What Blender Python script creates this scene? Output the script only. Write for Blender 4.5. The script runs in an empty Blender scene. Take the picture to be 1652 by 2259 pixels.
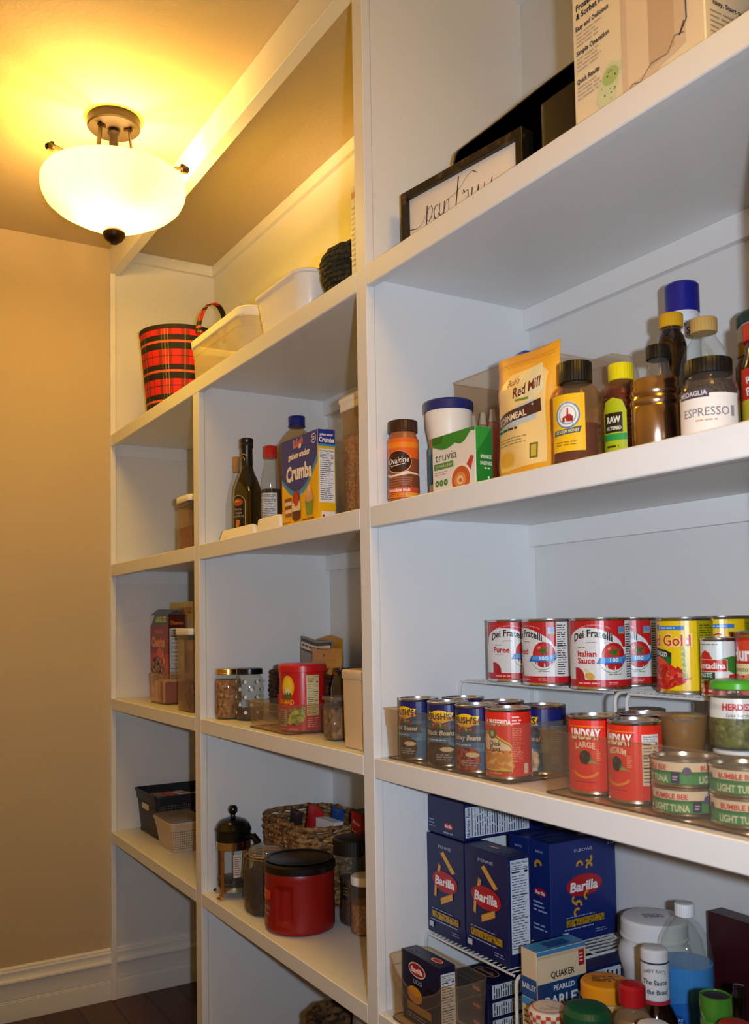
import bpy, bmesh, math, random
from mathutils import Vector, Matrix
random.seed(7)
SC = bpy.context.scene
COL = SC.collection
PI = math.pi
cos, sin = math.cos, math.sin
R = math.radians

# ------------------------------------------------------------------ camera
cam_d = bpy.data.cameras.new('camera'); cam = bpy.data.objects.new('camera', cam_d); COL.objects.link(cam)
SC.camera = cam
CR = Vector((0.50368375, 0.86374296, -0.0158361)); CU = Vector((0.05383641, -0.0130881, 0.99846399)); CF = Vector((-0.86220898, 0.50376264, 0.05309309))
m = Matrix((CR, CU, -CF)).transposed().to_4x4(); m.translation = Vector((3.37259, -0.92560, 1.32813)); cam.matrix_world = m
cam_d.sensor_fit = 'VERTICAL'; cam_d.sensor_height = 36.0; cam_d.sensor_width = 26.3
cam_d.lens = 2036.41 / 2259 * 36.0
cam_d.shift_x = (826 - 784) / 2259; cam_d.shift_y = (1267 - 1129.5) / 2259
cam_d.clip_start = 0.02
cam_d.dof.use_dof = True; cam_d.dof.focus_distance = 2.1; cam_d.dof.aperture_fstop = 9.0

# ------------------------------------------------------------------ render look, world, lights
SC.view_settings.view_transform = 'Standard'; SC.view_settings.look = 'None'; SC.view_settings.gamma = 1.0
SC.view_settings.exposure = 0.0; SC.view_settings.use_curve_mapping = False
SC.cycles.use_denoising = True
SC.cycles.max_bounces = 10; SC.cycles.transparent_max_bounces = 24
SC.cycles.sample_clamp_indirect = 4.0; SC.cycles.caustics_reflective = False; SC.cycles.caustics_refractive = False
W = bpy.data.worlds.new('world'); SC.world = W; W.use_nodes = True
W.node_tree.nodes['Background'].inputs[0].default_value = (0.9, 0.72, 0.5, 1); W.node_tree.nodes['Background'].inputs[1].default_value = 0.02

def point(name, loc, power, col, rad):
    d = bpy.data.lights.new(name, 'POINT'); d.energy = power; d.color = col; d.shadow_soft_size = rad
    o = bpy.data.objects.new(name, d); o.location = loc; COL.objects.link(o); return o
FLASH = 84.0; LAMPW = 22.0
fl = bpy.data.lights.new('camera_flash', 'SPOT'); fl.energy = FLASH; fl.color = (0.72, 0.83, 1.0); fl.shadow_soft_size = 0.018; fl.spot_size = R(94); fl.spot_blend = 1.0
fo = bpy.data.objects.new('camera_flash', fl); COL.objects.link(fo); fo.location = (3.482, -0.889, 1.345)
fo.rotation_euler = (CF + CR * 0.0 + CU * 0.04).to_track_quat('-Z', 'Y').to_euler()
LX, LY = 0.885, -0.228
LCOL = (1.0, 0.55, 0.24)

# ------------------------------------------------------------------ materials
MATS = {}
def srgb(c):
    return tuple((x / 12.92 if x <= 0.04045 else ((x + 0.055) / 1.055) ** 2.4) for x in c)
def hexc(h):
    h = h.lstrip('#'); return srgb(tuple(int(h[i:i + 2], 16) / 255 for i in (0, 2, 4)))
def mat(key, col='#ffffff', rough=0.5, metal=0.0, bump=0.0, bscale=200.0, var=0.0, vscale=30.0, spec=0.5, coat=0.0, aniso=None):
    if key in MATS: return MATS[key]
    M = bpy.data.materials.new(key); M.use_nodes = True; nt = M.node_tree; N = nt.nodes; L = nt.links
    b = N['Principled BSDF']; c = hexc(col) if isinstance(col, str) else col
    b.inputs['Base Color'].default_value = (*c, 1); b.inputs['Roughness'].default_value = rough; b.inputs['Metallic'].default_value = metal
    b.inputs['Specular IOR Level'].default_value = spec; b.inputs['Coat Weight'].default_value = coat
    tc = N.new('ShaderNodeTexCoord')
    if var > 0:
        n = N.new('ShaderNodeTexNoise'); n.inputs['Scale'].default_value = vscale; n.inputs['Detail'].default_value = 4
        L.new(tc.outputs['Object'], n.inputs['Vector'])
        mx = N.new('ShaderNodeMixRGB'); mx.inputs[1].default_value = (*[x * (1 - var) for x in c], 1); mx.inputs[2].default_value = (*[min(1, x * (1 + var)) for x in c], 1)
        L.new(n.outputs['Fac'], mx.inputs[0]); L.new(mx.outputs[0], b.inputs['Base Color'])
    if bump > 0:
        n2 = N.new('ShaderNodeTexNoise'); n2.inputs['Scale'].default_value = bscale; n2.inputs['Detail'].default_value = 3
        L.new(tc.outputs['Object'], n2.inputs['Vector'])
        bp = N.new('ShaderNodeBump'); bp.inputs['Strength'].default_value = bump; bp.inputs['Distance'].default_value = 0.002
        L.new(n2.outputs['Fac'], bp.inputs['Height']); L.new(bp.outputs[0], b.inputs['Normal'])
    MATS[key] = M; return M
def clear(key, tint='#ffffff', dens=0.06, rough=0.05, gl=0.5):
    """thin clear plastic or glass wall: lets light through, picks up reflections at glancing angles"""
    if key in MATS: return MATS[key]
    M = bpy.data.materials.new(key); M.use_nodes = True; nt = M.node_tree; N = nt.nodes; L = nt.links
    N.remove(N['Principled BSDF']); out = N['Material Output']
    t = N.new('ShaderNodeBsdfTransparent'); t.inputs[0].default_value = (*hexc(tint), 1)
    g = N.new('ShaderNodeBsdfGlossy'); g.inputs['Roughness'].default_value = rough; g.inputs[0].default_value = (1, 1, 1, 1)
    d = N.new('ShaderNodeBsdfDiffuse'); d.inputs[0].default_value = (*hexc(tint), 1)
    fr = N.new('ShaderNodeLayerWeight'); fr.inputs[0].default_value = 0.5
    pw = N.new('ShaderNodeMath'); pw.operation = 'POWER'; pw.inputs[1].default_value = 4.0; L.new(fr.outputs['Facing'], pw.inputs[0])
    mu = N.new('ShaderNodeMath'); mu.operation = 'MULTIPLY_ADD'; mu.inputs[1].default_value = 0.42 * gl; mu.inputs[2].default_value = 0.022 * gl; L.new(pw.outputs[0], mu.inputs[0])
    m1 = N.new('ShaderNodeMixShader'); m1.inputs[0].default_value = dens; L.new(t.outputs[0], m1.inputs[1]); L.new(d.outputs[0], m1.inputs[2])
    m2 = N.new('ShaderNodeMixShader'); L.new(mu.outputs[0], m2.inputs[0]); L.new(m1.outputs[0], m2.inputs[1]); L.new(g.outputs[0], m2.inputs[2])
    L.new(m2.outputs[0], out.inputs[0]); MATS[key] = M; return M
def grain(key, cols, scale=150, rough=0.8, stretch=(1, 1, 1), bump=0.6, tex='VORONOI'):
    """loose dry goods, woven fibre: several colours in random cells"""
    if key in MATS: return MATS[key]
    M = bpy.data.materials.new(key); M.use_nodes = True; nt = M.node_tree; N = nt.nodes; L = nt.links
    b = N['Principled BSDF']; b.inputs['Roughness'].default_value = rough
    tc = N.new('ShaderNodeTexCoord'); mp = N.new('ShaderNodeMapping'); mp.inputs['Scale'].default_value = stretch; L.new(tc.outputs['Object'], mp.inputs[0])
    if tex == 'VORONOI':
        v = N.new('ShaderNodeTexVoronoi'); v.inputs['Scale'].default_value = scale; L.new(mp.outputs[0], v.inputs['Vector'])
        sep = N.new('ShaderNodeSeparateColor'); L.new(v.outputs['Color'], sep.inputs[0]); src = sep.outputs[0]; hsrc = v.outputs['Distance']; bs = -bump
    else:
        v = N.new('ShaderNodeTexNoise'); v.inputs['Scale'].default_value = scale; v.inputs['Detail'].default_value = 5; L.new(mp.outputs[0], v.inputs['Vector']); src = v.outputs['Fac']; hsrc = src; bs = bump
    cr = N.new('ShaderNodeValToRGB'); el = cr.color_ramp.elements; n = len(cols); lo, hi = (0.0, 1.0) if tex == 'VORONOI' else (0.3, 0.7)
    while len(el) < n: el.new(0.5)
    for i, c in enumerate(cols): el[i].position = lo + (hi - lo) * (i + 0.0) / max(1, n - 1); el[i].color = (*hexc(c), 1)
    L.new(src, cr.inputs[0]); L.new(cr.outputs[0], b.inputs['Base Color'])
    bp = N.new('ShaderNodeBump'); bp.inputs['Strength'].default_value = abs(bs); bp.invert = bs < 0; bp.inputs['Distance'].default_value = 0.003
    L.new(hsrc, bp.inputs['Height']); L.new(bp.outputs[0], b.inputs['Normal']); MATS[key] = M; return M

WHITE = mat('white_semigloss_paint', '#e8e8e6', 0.42, bump=0.08, bscale=300)
WALLP = mat('greige_wall_paint', '#c4b290', 0.8, bump=0.25, bscale=260)
ALCP = mat('white_wall_paint', '#dfdfdd', 0.7, bump=0.2, bscale=260)
METAL = mat('tin_can_metal', '#c9c9c9', 0.22, 1.0)
TAN = mat('tan_plastic', '#c9a25a', 0.4)
def col(c, rough=0.30, **k): return mat('ink_' + c.strip('#') + ('' if rough == 0.30 else '_r%d' % int(rough * 100)), c, rough, **k)
def plas(c, rough=0.3, **k): return mat('plastic_' + c.strip('#') + '_%d' % int(rough * 100), c, rough, **k)

# ------------------------------------------------------------------ object helpers
def link(name, me, mats, parent=None, loc=(0, 0, 0), rot=0.0, smooth=35):
    o = bpy.data.objects.new(name, me); COL.objects.link(o)
    if not isinstance(mats, (list, tuple)): mats = [mats]
    for x in mats: me.materials.append(x)
    if parent is not None: o.parent = parent
    o.location = loc; o.rotation_euler = (0, 0, rot)
    if smooth:
        me.shade_smooth(); me.set_sharp_from_angle(angle=R(smooth))
    return o
def obj(name, bm, mats, parent=None, loc=(0, 0, 0), rot=0.0, smooth=35, fix=True):
    if fix: bmesh.ops.recalc_face_normals(bm, faces=bm.faces)
    me = bpy.data.meshes.new(name); bm.to_mesh(me); bm.free()
    return link(name, me, mats, parent, loc, rot, smooth)
def thing(name, label, cat, loc=(0, 0, 0), rot=0.0, group=None):
    o = bpy.data.objects.new(name, None); o.empty_display_size = 0.02; COL.objects.link(o)
    o.location = (loc[0], loc[1], loc[2] + (.0004 if loc[2] > .3 else 0)); o.rotation_euler = (0, 0, R(rot)); tag(o, label, cat, group); return o
def tag(o, label, cat, group=None):
    o['label'] = label; o['category'] = cat
    if group: o['group'] = group
    return o
def struct(o): o['kind'] = 'structure'; return o
def NB(): return bmesh.new()
def box(bm, x0, y0, z0, x1, y1, z1, bev=0.0, seg=1):
    c = [bm.verts.new(p) for p in ((x0, y0, z0), (x1, y0, z0), (x1, y1, z0), (x0, y1, z0), (x0, y0, z1), (x1, y0, z1), (x1, y1, z1), (x0, y1, z1))]
    fs = [bm.faces.new([c[i] for i in q]) for q in ((0, 3, 2, 1), (4, 5, 6, 7), (0, 1, 5, 4), (1, 2, 6, 5), (2, 3, 7, 6), (3, 0, 4, 7))]
    if bev > 0:
        es = list({e for f in fs for e in f.edges}); bmesh.ops.bevel(bm, geom=es, offset=bev, segments=seg, affect='EDGES', profile=0.5)
def bx(name, x0, y0, z0, x1, y1, z1, m, parent=None, bev=0.0, **k):
    bm = NB(); box(bm, x0, y0, z0, x1, y1, z1, bev); return obj(name, bm, m, parent, **k)
def loops(bm, rings, capb=True, capt=True, close=False):
    vs = [[bm.verts.new(p) for p in r] for r in rings]; n = len(rings[0])
    for a, b in zip(vs, vs[1:] + ([vs[0]] if close else [])):
        for i in range(n):
            j = (i + 1) % n; bm.faces.new((a[i], a[j], b[j], b[i]))
    if capb and not close: bm.faces.new(list(reversed(vs[0])))
    if capt and not close: bm.faces.new(vs[-1])
    return vs
def rring(w, d, rad, z, n=5, cx=0.0, cy=0.0):
    """rounded rectangle ring, w along x, d along y"""
    rad = min(rad, w / 2 - 1e-4, d / 2 - 1e-4); pts = []
    for qx, qy, a0 in ((1, 1, 0), (-1, 1, 90), (-1, -1, 180), (1, -1, 270)):
        for i in range(n + 1):
            a = R(a0 + 90 * i / n); pts.append((cx + qx * (w / 2 - rad) + rad * cos(a), cy + qy * (d / 2 - rad) + rad * sin(a), z))
    return pts
def cring(r, z, n=40, cx=0.0, cy=0.0, sx=1.0, sy=1.0, sq=2.0):
    out = []
    for i in range(n):
        a = 2 * PI * i / n; c, s = cos(a), sin(a); k = 1.0 if sq == 2.0 else (abs(c) ** sq + abs(s) ** sq) ** (-1.0 / sq)
        out.append((cx + r * k * c * sx, cy + r * k * s * sy, z))
    return out
def lathe(name, prof, m, parent=None, n=40, loc=(0, 0, 0), capb=True, capt=True, sx=1.0, sy=1.0, sq=2.0, **k):
    bm = NB(); loops(bm, [cring(max(r, 1e-4), z, n, 0, 0, sx, sy, sq) for r, z in prof], capb, capt); return obj(name, bm, m, parent, loc, **k)
def rloft(name, prof, m, parent=None, loc=(0, 0, 0), n=5, capb=True, capt=True, **k):
    """prof: (w, d, corner, z) rounded-rectangle loft"""
    bm = NB(); loops(bm, [rring(w, d, c, z, n) for w, d, c, z in prof], capb, capt); return obj(name, bm, m, parent, loc, **k)
def tube(bm, pts, r, n=8, closed=False, cap=True):
    pts = [Vector(p) for p in pts]; rings = []; N_ = len(pts); up = None
    for i, p in enumerate(pts):
        if closed: t = pts[(i + 1) % N_] - pts[i - 1]
        else: t = pts[min(i + 1, N_ - 1)] - pts[max(i - 1, 0)]
        t.normalize()
        if up is None: up = Vector((0, 0, 1)) if abs(t.z) < 0.9 else Vector((1, 0, 0))
        s = t.cross(up); 
        if s.length < 1e-5: s = t.cross(Vector((0, 1, 0)))
        s.normalize(); up = s.cross(t).normalized(); rr = r[i] if isinstance(r, (list, tuple)) else r
        rings.append([p + rr * (s * cos(2 * PI * k / n) + up * sin(2 * PI * k / n)) for k in range(n)])
    loops(bm, rings, cap and not closed, cap and not closed, closed)
def arc_pts(pts, rad=0.01, n=5):
    """round the corners of a polyline"""
    pts = [Vector(p) for p in pts]; out = [pts[0]]
    for a, b, c in zip(pts, pts[1:], pts[2:]):
        u = (a - b).normalized(); v = (c - b).normalized(); q = min(rad, (a - b).length / 2, (c - b).length / 2)
        for i in range(n + 1):
            t = i / n; out.append((b + u * q) * (1 - t) ** 2 + b * 2 * t * (1 - t) + (b + v * q) * t * t)
    return out + [pts[-1]]

# ------------------------------------------------------------------ printing on surfaces
def plane_surf(o, u, n, v=(0, 0, 1)):
    o, u, n, v = Vector(o), Vector(u).normalized(), Vector(n).normalized(), Vector(v).normalized()
    return (lambda a, b, off: o + u * a + v * b + n * off), 0.0
def cyl_surf(r, a0=-90.0, z0=0.0, rf=None, sx=1.0, sy=1.0):
    """u = arc length to the reader's right, v = height; rf(v) radius of a shaped wall"""
    A = R(a0)
    def f(a, b, off):
        rr = (rf(b) if rf else r); q = A + a / r
        return Vector(((rr + off) * cos(q) * sx, (rr + off) * sin(q) * sy, z0 + b))
    return f, r * 0.14
_tc = {}
def text_geo(s, bold=0.0):
    key = (s, bold)
    if key in _tc: return _tc[key]
    c = bpy.data.curves.new('t', 'FONT'); c.body = s; c.size = 1.0; c.resolution_u = 2; c.align_x = 'CENTER'; c.offset = bold; c.fill_mode = 'FRONT'
    o = bpy.data.objects.new('t', c); COL.objects.link(o)
    dg = bpy.context.evaluated_depsgraph_get(); me = bpy.data.meshes.new_from_object(o.evaluated_get(dg))
    vs = [(v.co.x, v.co.y) for v in me.vertices]; fs = [tuple(p.vertices) for p in me.polygons]
    bpy.data.objects.remove(o); bpy.data.curves.remove(c); bpy.data.meshes.remove(me)
    if vs:
        xs = [v[0] for v in vs]; x0, x1 = min(xs), max(xs); ys = [v[1] for v in vs]; y0, y1 = min(ys), max(ys)
        cap = 0.69
        vs = [((x - (x0 + x1) / 2) / cap, y / cap - 0.5) for x, y in vs]; w = (x1 - x0) / cap
    else: w = 1.0
    _tc[key] = (vs, fs, w); return _tc[key]
class Print:
    def __init__(s, surf, parent, name='printed_label', base=0.00025, step=0.00006):
        s.f, s.cut = surf; s.p = parent; s.name = name; s.bm = NB(); s.mats = []; s.l = base; s.st = step; s.rng = random.Random(len(name) + 3); s.clip = None
    def mi(s, c):
        m_ = c if not isinstance(c, str) else col(c)
        if m_ not in s.mats: s.mats.append(m_)
        return s.mats.index(m_)
    def add(s, c, polys, bump=True):
        """polys: list of 2D point lists"""
        if bump: s.l += s.st
        b2 = NB(); 
        for pl in polys:
            try: b2.faces.new([b2.verts.new((x, y, 0)) for x, y in pl])
            except ValueError: pass
        if s.clip:
            for co, no in (((s.clip[0], 0, 0), (-1, 0, 0)), ((s.clip[2], 0, 0), (1, 0, 0)), ((0, s.clip[1], 0), (0, -1, 0)), ((0, s.clip[3], 0), (0, 1, 0))):
                bmesh.ops.bisect_plane(b2, geom=b2.verts[:] + b2.edges[:] + b2.faces[:], plane_co=co, plane_no=no, dist=1e-7, clear_outer=True)
        if s.cut > 0 and b2.verts:
            xs = [v.co.x for v in b2.verts]; k = math.floor(min(xs) / s.cut) + 1
            while k * s.cut < max(xs):
                bmesh.ops.bisect_plane(b2, geom=b2.verts[:] + b2.edges[:] + b2.faces[:], plane_co=(k * s.cut, 0, 0), plane_no=(1, 0, 0), dist=1e-6); k += 1
        i = s.mi(c); mp = {}
        for f in b2.faces:
            vv = []
            for v in f.verts:
                if v not in mp: mp[v] = s.bm.verts.new(s.f(v.co.x, v.co.y, s.l))
                vv.append(mp[v])
            try: nf = s.bm.faces.new(vv); nf.material_index = i
            except ValueError: pass
        b2.free(); return s
    def rect(s, c, u0, v0, u1, v1, bump=True): return s.add(c, [[(u0, v0), (u1, v0), (u1, v1), (u0, v1)]], bump)
    def ell(s, c, cx, cy, rx, ry=None, n=28, rot=0.0):
        ry = rx if ry is None else ry; a = R(rot)
        return s.add(c, [[(cx + rx * cos(2 * PI * i / n) * cos(a) - ry * sin(2 * PI * i / n) * sin(a), cy + rx * cos(2 * PI * i / n) * sin(a) + ry * sin(2 * PI * i / n) * cos(a)) for i in range(n)]])
    def poly(s, c, pts): return s.add(c, [pts])
    def text(s, c, t, cx, cy, h, w=None, bold=0.0, sh=0.0, bow=0.0, rot=0.0, grow=0.0):
        vs, fs, w0 = text_geo(t, bold); k = (w / w0) if w else h; a = R(rot); P = []
        for x, y in vs:
            X = (x + sh * y) * k; Y = y * h * (1 + grow * x / max(w0, 1e-6)); Y += bow * (1 - (2 * X / (w0 * k)) ** 2) if bow else 0
            P.append((cx + X * cos(a) - Y * sin(a), cy + X * sin(a) + Y * cos(a)))
        return s.add(c, [[P[i] for i in f] for f in fs])
    def stroke(s, c, pts, w, bump=True):
        ps = []
        for i in range(len(pts) - 1):
            (x0, y0), (x1, y1) = pts[i], pts[i + 1]; d = math.hypot(x1 - x0, y1 - y0) or 1e-9; nx, ny = -(y1 - y0) / d * w / 2, (x1 - x0) / d * w / 2
            ps.append([(x0 - nx, y0 - ny), (x1 - nx, y1 - ny), (x1 + nx, y1 + ny), (x0 + nx, y0 + ny)])
        return s.add(c, ps, bump)
    def lines(s, c, u0, v0, u1, v1, n, fill=0.5, vert=False):
        """rows of words too small to read"""
        P = []; H = (v1 - v0) / n if not vert else (u1 - u0) / n
        for k in range(n):
            a, e = (u0, u1) if not vert else (v0, v1); x = a; end = a + (e - a) * s.rng.uniform(0.7, 1.0)
            while x < end:
                q = min(end, x + H * s.rng.uniform(1.2, 4.0)); b = (v0 if not vert else u0) + H * (k + 0.5 - fill / 2); t = b + H * fill
                P.append([(x, b), (q, b), (q, t), (x, t)] if not vert else [(b, x), (t, x), (t, q), (b, q)]); x = q + H * 0.5
        return s.add(c, P)
    def blobs(s, cs, u0, v0, u1, v1, r, n, mask=None, asp=1.3):
        for k, c in enumerate(cs):
            P = []
            for _ in range(n // len(cs)):
                x, y = s.rng.uniform(u0, u1), s.rng.uniform(v0, v1)
                if mask and not mask(x, y): continue
                a = s.rng.uniform(0, PI); rr = r * s.rng.uniform(0.7, 1.15)
                P.append([(x + rr * asp * cos(t) * cos(a) - rr * sin(t) * sin(a), y + rr * asp * cos(t) * sin(a) + rr * sin(t) * cos(a)) for t in [2 * PI * i / 8 for i in range(8)]])
            s.add(c, P)
        return s
    def nutri(s, u0, v0, u1, v1, paper='#e8e9ea', ink='#1c1c20', title=True, cal=None):
        w, h = u1 - u0, v1 - v0; s.rect(paper, u0, v0, u1, v1)
        th = min(0.10 * h, w * 0.13)
        if title: s.text(ink, 'Nutrition Facts', (u0 + u1) / 2, v1 - th * 0.9, th * 0.8, w * 0.88, bold=0.02)
        s.lines(ink, u0 + w * .06, v1 - th * 2.9, u1 - w * .06, v1 - th * 1.6, 2, 0.3)
        s.rect(ink, u0 + w * .05, v1 - th * 3.25, u1 - w * .05, v1 - th * 3.05)
        if cal: s.text(ink, 'Calories ' + cal, (u0 + u1) / 2, v1 - th * 4.0, th * 0.75, w * 0.86, bold=0.02)
        else: s.rect(ink, u0 + w * .06, v1 - th * 4.2, u0 + w * .5, v1 - th * 3.7); s.rect(ink, u1 - w * .24, v1 - th * 4.3, u1 - w * .07, v1 - th * 3.6)
        y1 = v1 - th * 4.8; y0 = v0 + h * 0.04; n = max(4, int((y1 - y0) / 0.0045))
        s.lines(ink, u0 + w * .06, y0, u1 - w * .06, y1, n, 0.26)
        for q in (0.42, 0.72): s.rect(ink, u0 + w * .05, y0 + (y1 - y0) * q, u1 - w * .05, y0 + (y1 - y0) * q + 0.0009)
        return s
    def done(s):
        o = obj(s.name, s.bm, s.mats, s.p, smooth=0, fix=False); return o
def front(parent, w, d, h, name='printed_label', **k):   # print on the -y side of a box standing at the origin, u right from centre, v up from base
    P = Print(plane_surf((0, -d / 2, 0), (1, 0, 0), (0, -1, 0)), parent, name, **k); P.clip = (-w / 2 + .0004, .0006, w / 2 - .0004, h - .0004); return P
def side(parent, w, d, h, name='printed_side', **k):     # print on the +x side; u runs to +y
    P = Print(plane_surf((w / 2, 0, 0), (0, 1, 0), (1, 0, 0)), parent, name, **k); P.clip = (-d / 2 + .0004, .0006, d / 2 - .0004, h - .0004); return P
def topside(parent, w, d, h, name='printed_top', **k):
    return Print(plane_surf((0, 0, h), (1, 0, 0), (0, 0, 1), (0, 1, 0)), parent, name, **k)

# ------------------------------------------------------------------ room and shelving
ZC = 2.74; D = 0.417; S1L, S1R, S2L, S2R = 0.8793, 0.9215, 1.8083, 1.8475; S3L, S3R = 2.7335, 2.772
XR, YF = 4.3, -1.30
NZ = {'A': (1.9905, 2.0072, 2.0333), 'B': (1.5133, 1.5338, 1.5554), 'C': (1.0312, 1.0520, 1.0705), 'D': (0.5573, 0.5780, 0.5942)}
AZ, BZ, CZ, DZ = (NZ[k][2] for k in 'ABCD')
struct(bx('floor', -0.1, YF - 0.1, -0.1, XR + 0.1, D + 0.1, 0.0, mat('tmp', '#ffffff')))
fm = bpy.data.materials.new('dark_wood_planks'); fm.use_nodes = True; nt = fm.node_tree; b = nt.nodes['Principled BSDF']
tc = nt.nodes.new('ShaderNodeTexCoord'); mp = nt.nodes.new('ShaderNodeMapping'); nt.links.new(tc.outputs['Object'], mp.inputs[0]); mp.inputs['Scale'].default_value = (1, 1, 1)
br = nt.nodes.new('ShaderNodeTexBrick'); br.inputs['Scale'].default_value = 1.0; br.inputs['Brick Width'].default_value = 1.2; br.inputs['Row Height'].default_value = 0.12; br.inputs['Mortar Size'].default_value = 0.003
br.inputs['Color1'].default_value = (*hexc('#5f3c2a'), 1); br.inputs['Color2'].default_value = (*hexc('#472c1e'), 1); br.inputs['Mortar'].default_value = (*hexc('#120b08'), 1)
nt.links.new(mp.outputs[0], br.inputs[0]); nz = nt.nodes.new('ShaderNodeTexNoise'); nz.inputs['Scale'].default_value = 9; nz.inputs['Detail'].default_value = 8
mp2 = nt.nodes.new('ShaderNodeMapping'); mp2.inputs['Scale'].default_value = (0.6, 9, 1); nt.links.new(tc.outputs['Object'], mp2.inputs[0]); nt.links.new(mp2.outputs[0], nz.inputs[0])
mx = nt.nodes.new('ShaderNodeMixRGB'); mx.blend_type = 'MULTIPLY'; mx.inputs[0].default_value = 0.6; nt.links.new(br.outputs[0], mx.inputs[1]); nt.links.new(nz.outputs[0], mx.inputs[2]); nt.links.new(mx.outputs[0], b.inputs['Base Color'])
b.inputs['Roughness'].default_value = 0.42; bpy.data.objects['floor'].data.materials[0] = fm
CEIL = bpy.data.materials.new('textured_ceiling_paint'); CEIL.use_nodes = True; nt = CEIL.node_tree; b = nt.nodes['Principled BSDF']; b.inputs['Base Color'].default_value = (*hexc('#c3b28f'), 1); b.inputs['Roughness'].default_value = 0.85
tc = nt.nodes.new('ShaderNodeTexCoord'); nz = nt.nodes.new('ShaderNodeTexNoise'); nz.inputs['Scale'].default_value = 38; nz.inputs['Detail'].default_value = 5; nz.inputs['Distortion'].default_value = 1.2
nt.links.new(tc.outputs['Object'], nz.inputs[0]); bp = nt.nodes.new('ShaderNodeBump'); bp.inputs['Strength'].default_value = 0.35; bp.inputs['Distance'].default_value = 0.004
nt.links.new(nz.outputs['Fac'], bp.inputs['Height']); nt.links.new(bp.outputs[0], b.inputs['Normal'])
struct(bx('ceiling', -0.1, YF - 0.1, ZC, XR + 0.1, D + 0.1, ZC + 0.1, CEIL))
struct(bx('wall_left', -0.1, YF - 0.1, 0, 0, 0.0, ZC, WALLP))
struct(bx('wall_alcove', -0.1, 0.0, 0, 0, D + 0.1, ZC, ALCP))
struct(bx('wall_back', 0, D, 0, XR + 0.1, D + 0.1, ZC, ALCP))
struct(bx('wall_front', 0, YF - 0.1, 0, XR, YF, ZC, mat('white_opposite_wall', '#ebe6dc', 0.7, bump=0.2, bscale=260)))
struct(bx('wall_right', XR, YF - 0.1, 0, XR + 0.1, D, ZC, WALLP))
def baseboard(name, p0, p1, nrm, m=WHITE):
    prof = [(0, 0), (0.0135, 0), (0.0145, 0.012), (0.0145, 0.062), (0.0125, 0.0635), (0.0125, 0.0655), (0.0145, 0.067), (0.0125, 0.0695), (0.0125, 0.0715), (0.0145, 0.073), (0.0145, 0.118), (0.017, 0.124), (0.0195, 0.130), (0.0185, 0.136), (0.013, 0.140), (0.0105, 0.147), (0.0115, 0.158), (0.0125, 0.164), (0.0095, 0.170), (0.0095, 0.174), (0.006, 0.178), (0, 0.180)]
    bm = NB(); p0, p1, nrm = Vector(p0), Vector(p1), Vector(nrm)
    loops(bm, [[p + nrm * a + Vector((0, 0, b)) for a, b in prof] for p in (p0, p1)]); return struct(obj(name, bm, m, smooth=25))
baseboard('baseboard_left', (0, YF, 0), (0, 0, 0), (1, 0, 0)); baseboard('baseboard_alcove', (0, 0.0185, 0), (0, D, 0), (1, 0, 0)); baseboard('baseboard_front', (0.02, YF, 0), (XR, YF, 0), (0, 1, 0))

unit = thing('pantry_shelving', 'white built-in pantry shelving with open bays running along the whole wall', 'shelving', (0, 0, 0))
def ubox(name, *a, bev=0.0012): return bx(name, *a, WHITE, unit, bev)
FT = 0.019
ubox('face_stile', 0.0005, 0, 0, 0.0213, FT, 2.6408)
for a, b_, zt in ((S1L, S1R, NZ['A'][0]), (S2L, S2R, ZC - 0.0005), (S3L, S3R, ZC - 0.0005)):
    ubox('face_stile', a, 0, 0, b_, FT, zt); ubox('partition', a + 0.0003, FT + 0.0004, 0, b_ - 0.0003, D - 0.0005, zt if zt > 2.5 else NZ['A'][1] - 0.0005, bev=0)
XE = 3.65
ubox('header_board', 0.0005, 0.0, 2.6413, S2L - 0.0003, 0.036, ZC - 0.0005); ubox('header_board', S2R + 0.0003, 0.0, 2.6413, S3L - 0.0003, 0.036, ZC - 0.0005)
BAYS = [(0.0213, S1L), (S1R, S2L), (S2R, S3L), (S3R, XE)]
ubox('face_stile', XE, 0, 0, XE + 0.04, FT, ZC - 0.0005); ubox('partition', XE, FT + 0.0004, 0, XE + 0.04, D - 0.0005, ZC - 0.0005, bev=0)
ubox('header_board', S3R + 0.0003, 0.0, 2.6413, XE - 0.0003, 0.036, ZC - 0.0005)
for k, (zb, zp, zt) in NZ.items():
    for i, (a, b_) in enumerate(BAYS):
        if k == 'A' and i == 0: b_ = S2L
        if k == 'A' and i == 1: continue
        ubox('shelf_nosing', a + 0.0003, 0.0002, zb, b_ - 0.0003, FT, zt, bev=0.0018)
        x0 = 0.0005 if i == 0 else a + 0.0003
        ubox('shelf_board', x0, FT + 0.0004, zp, b_ - 0.0003, D - 0.0005, zt - 0.0003, bev=0)
    for i, (a, b_) in enumerate(BAYS):
        ubox('cleat', (0.0155 if i == 0 else a + 0.0004), D - 0.0155, zp - 0.0465, b_ - 0.0004, D - 0.0005, zp - 0.0004, bev=0)
    ubox('cleat', 0.0005, FT + 0.0006, zp - 0.0465, 0.0045, D - 0.016, zp - 0.0004, bev=0)
for a, b_ in ((0.0225, S2L), (S2R, S3L)): ubox('cleat', a, D - 0.0155, 2.7005, b_ - 0.0004, D - 0.0005, ZC - 0.0006, bev=0)
ubox('cleat', 0.0005, 0.0365, 2.7005, 0.022, D - 0.0005, ZC - 0.0006, bev=0)

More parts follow.
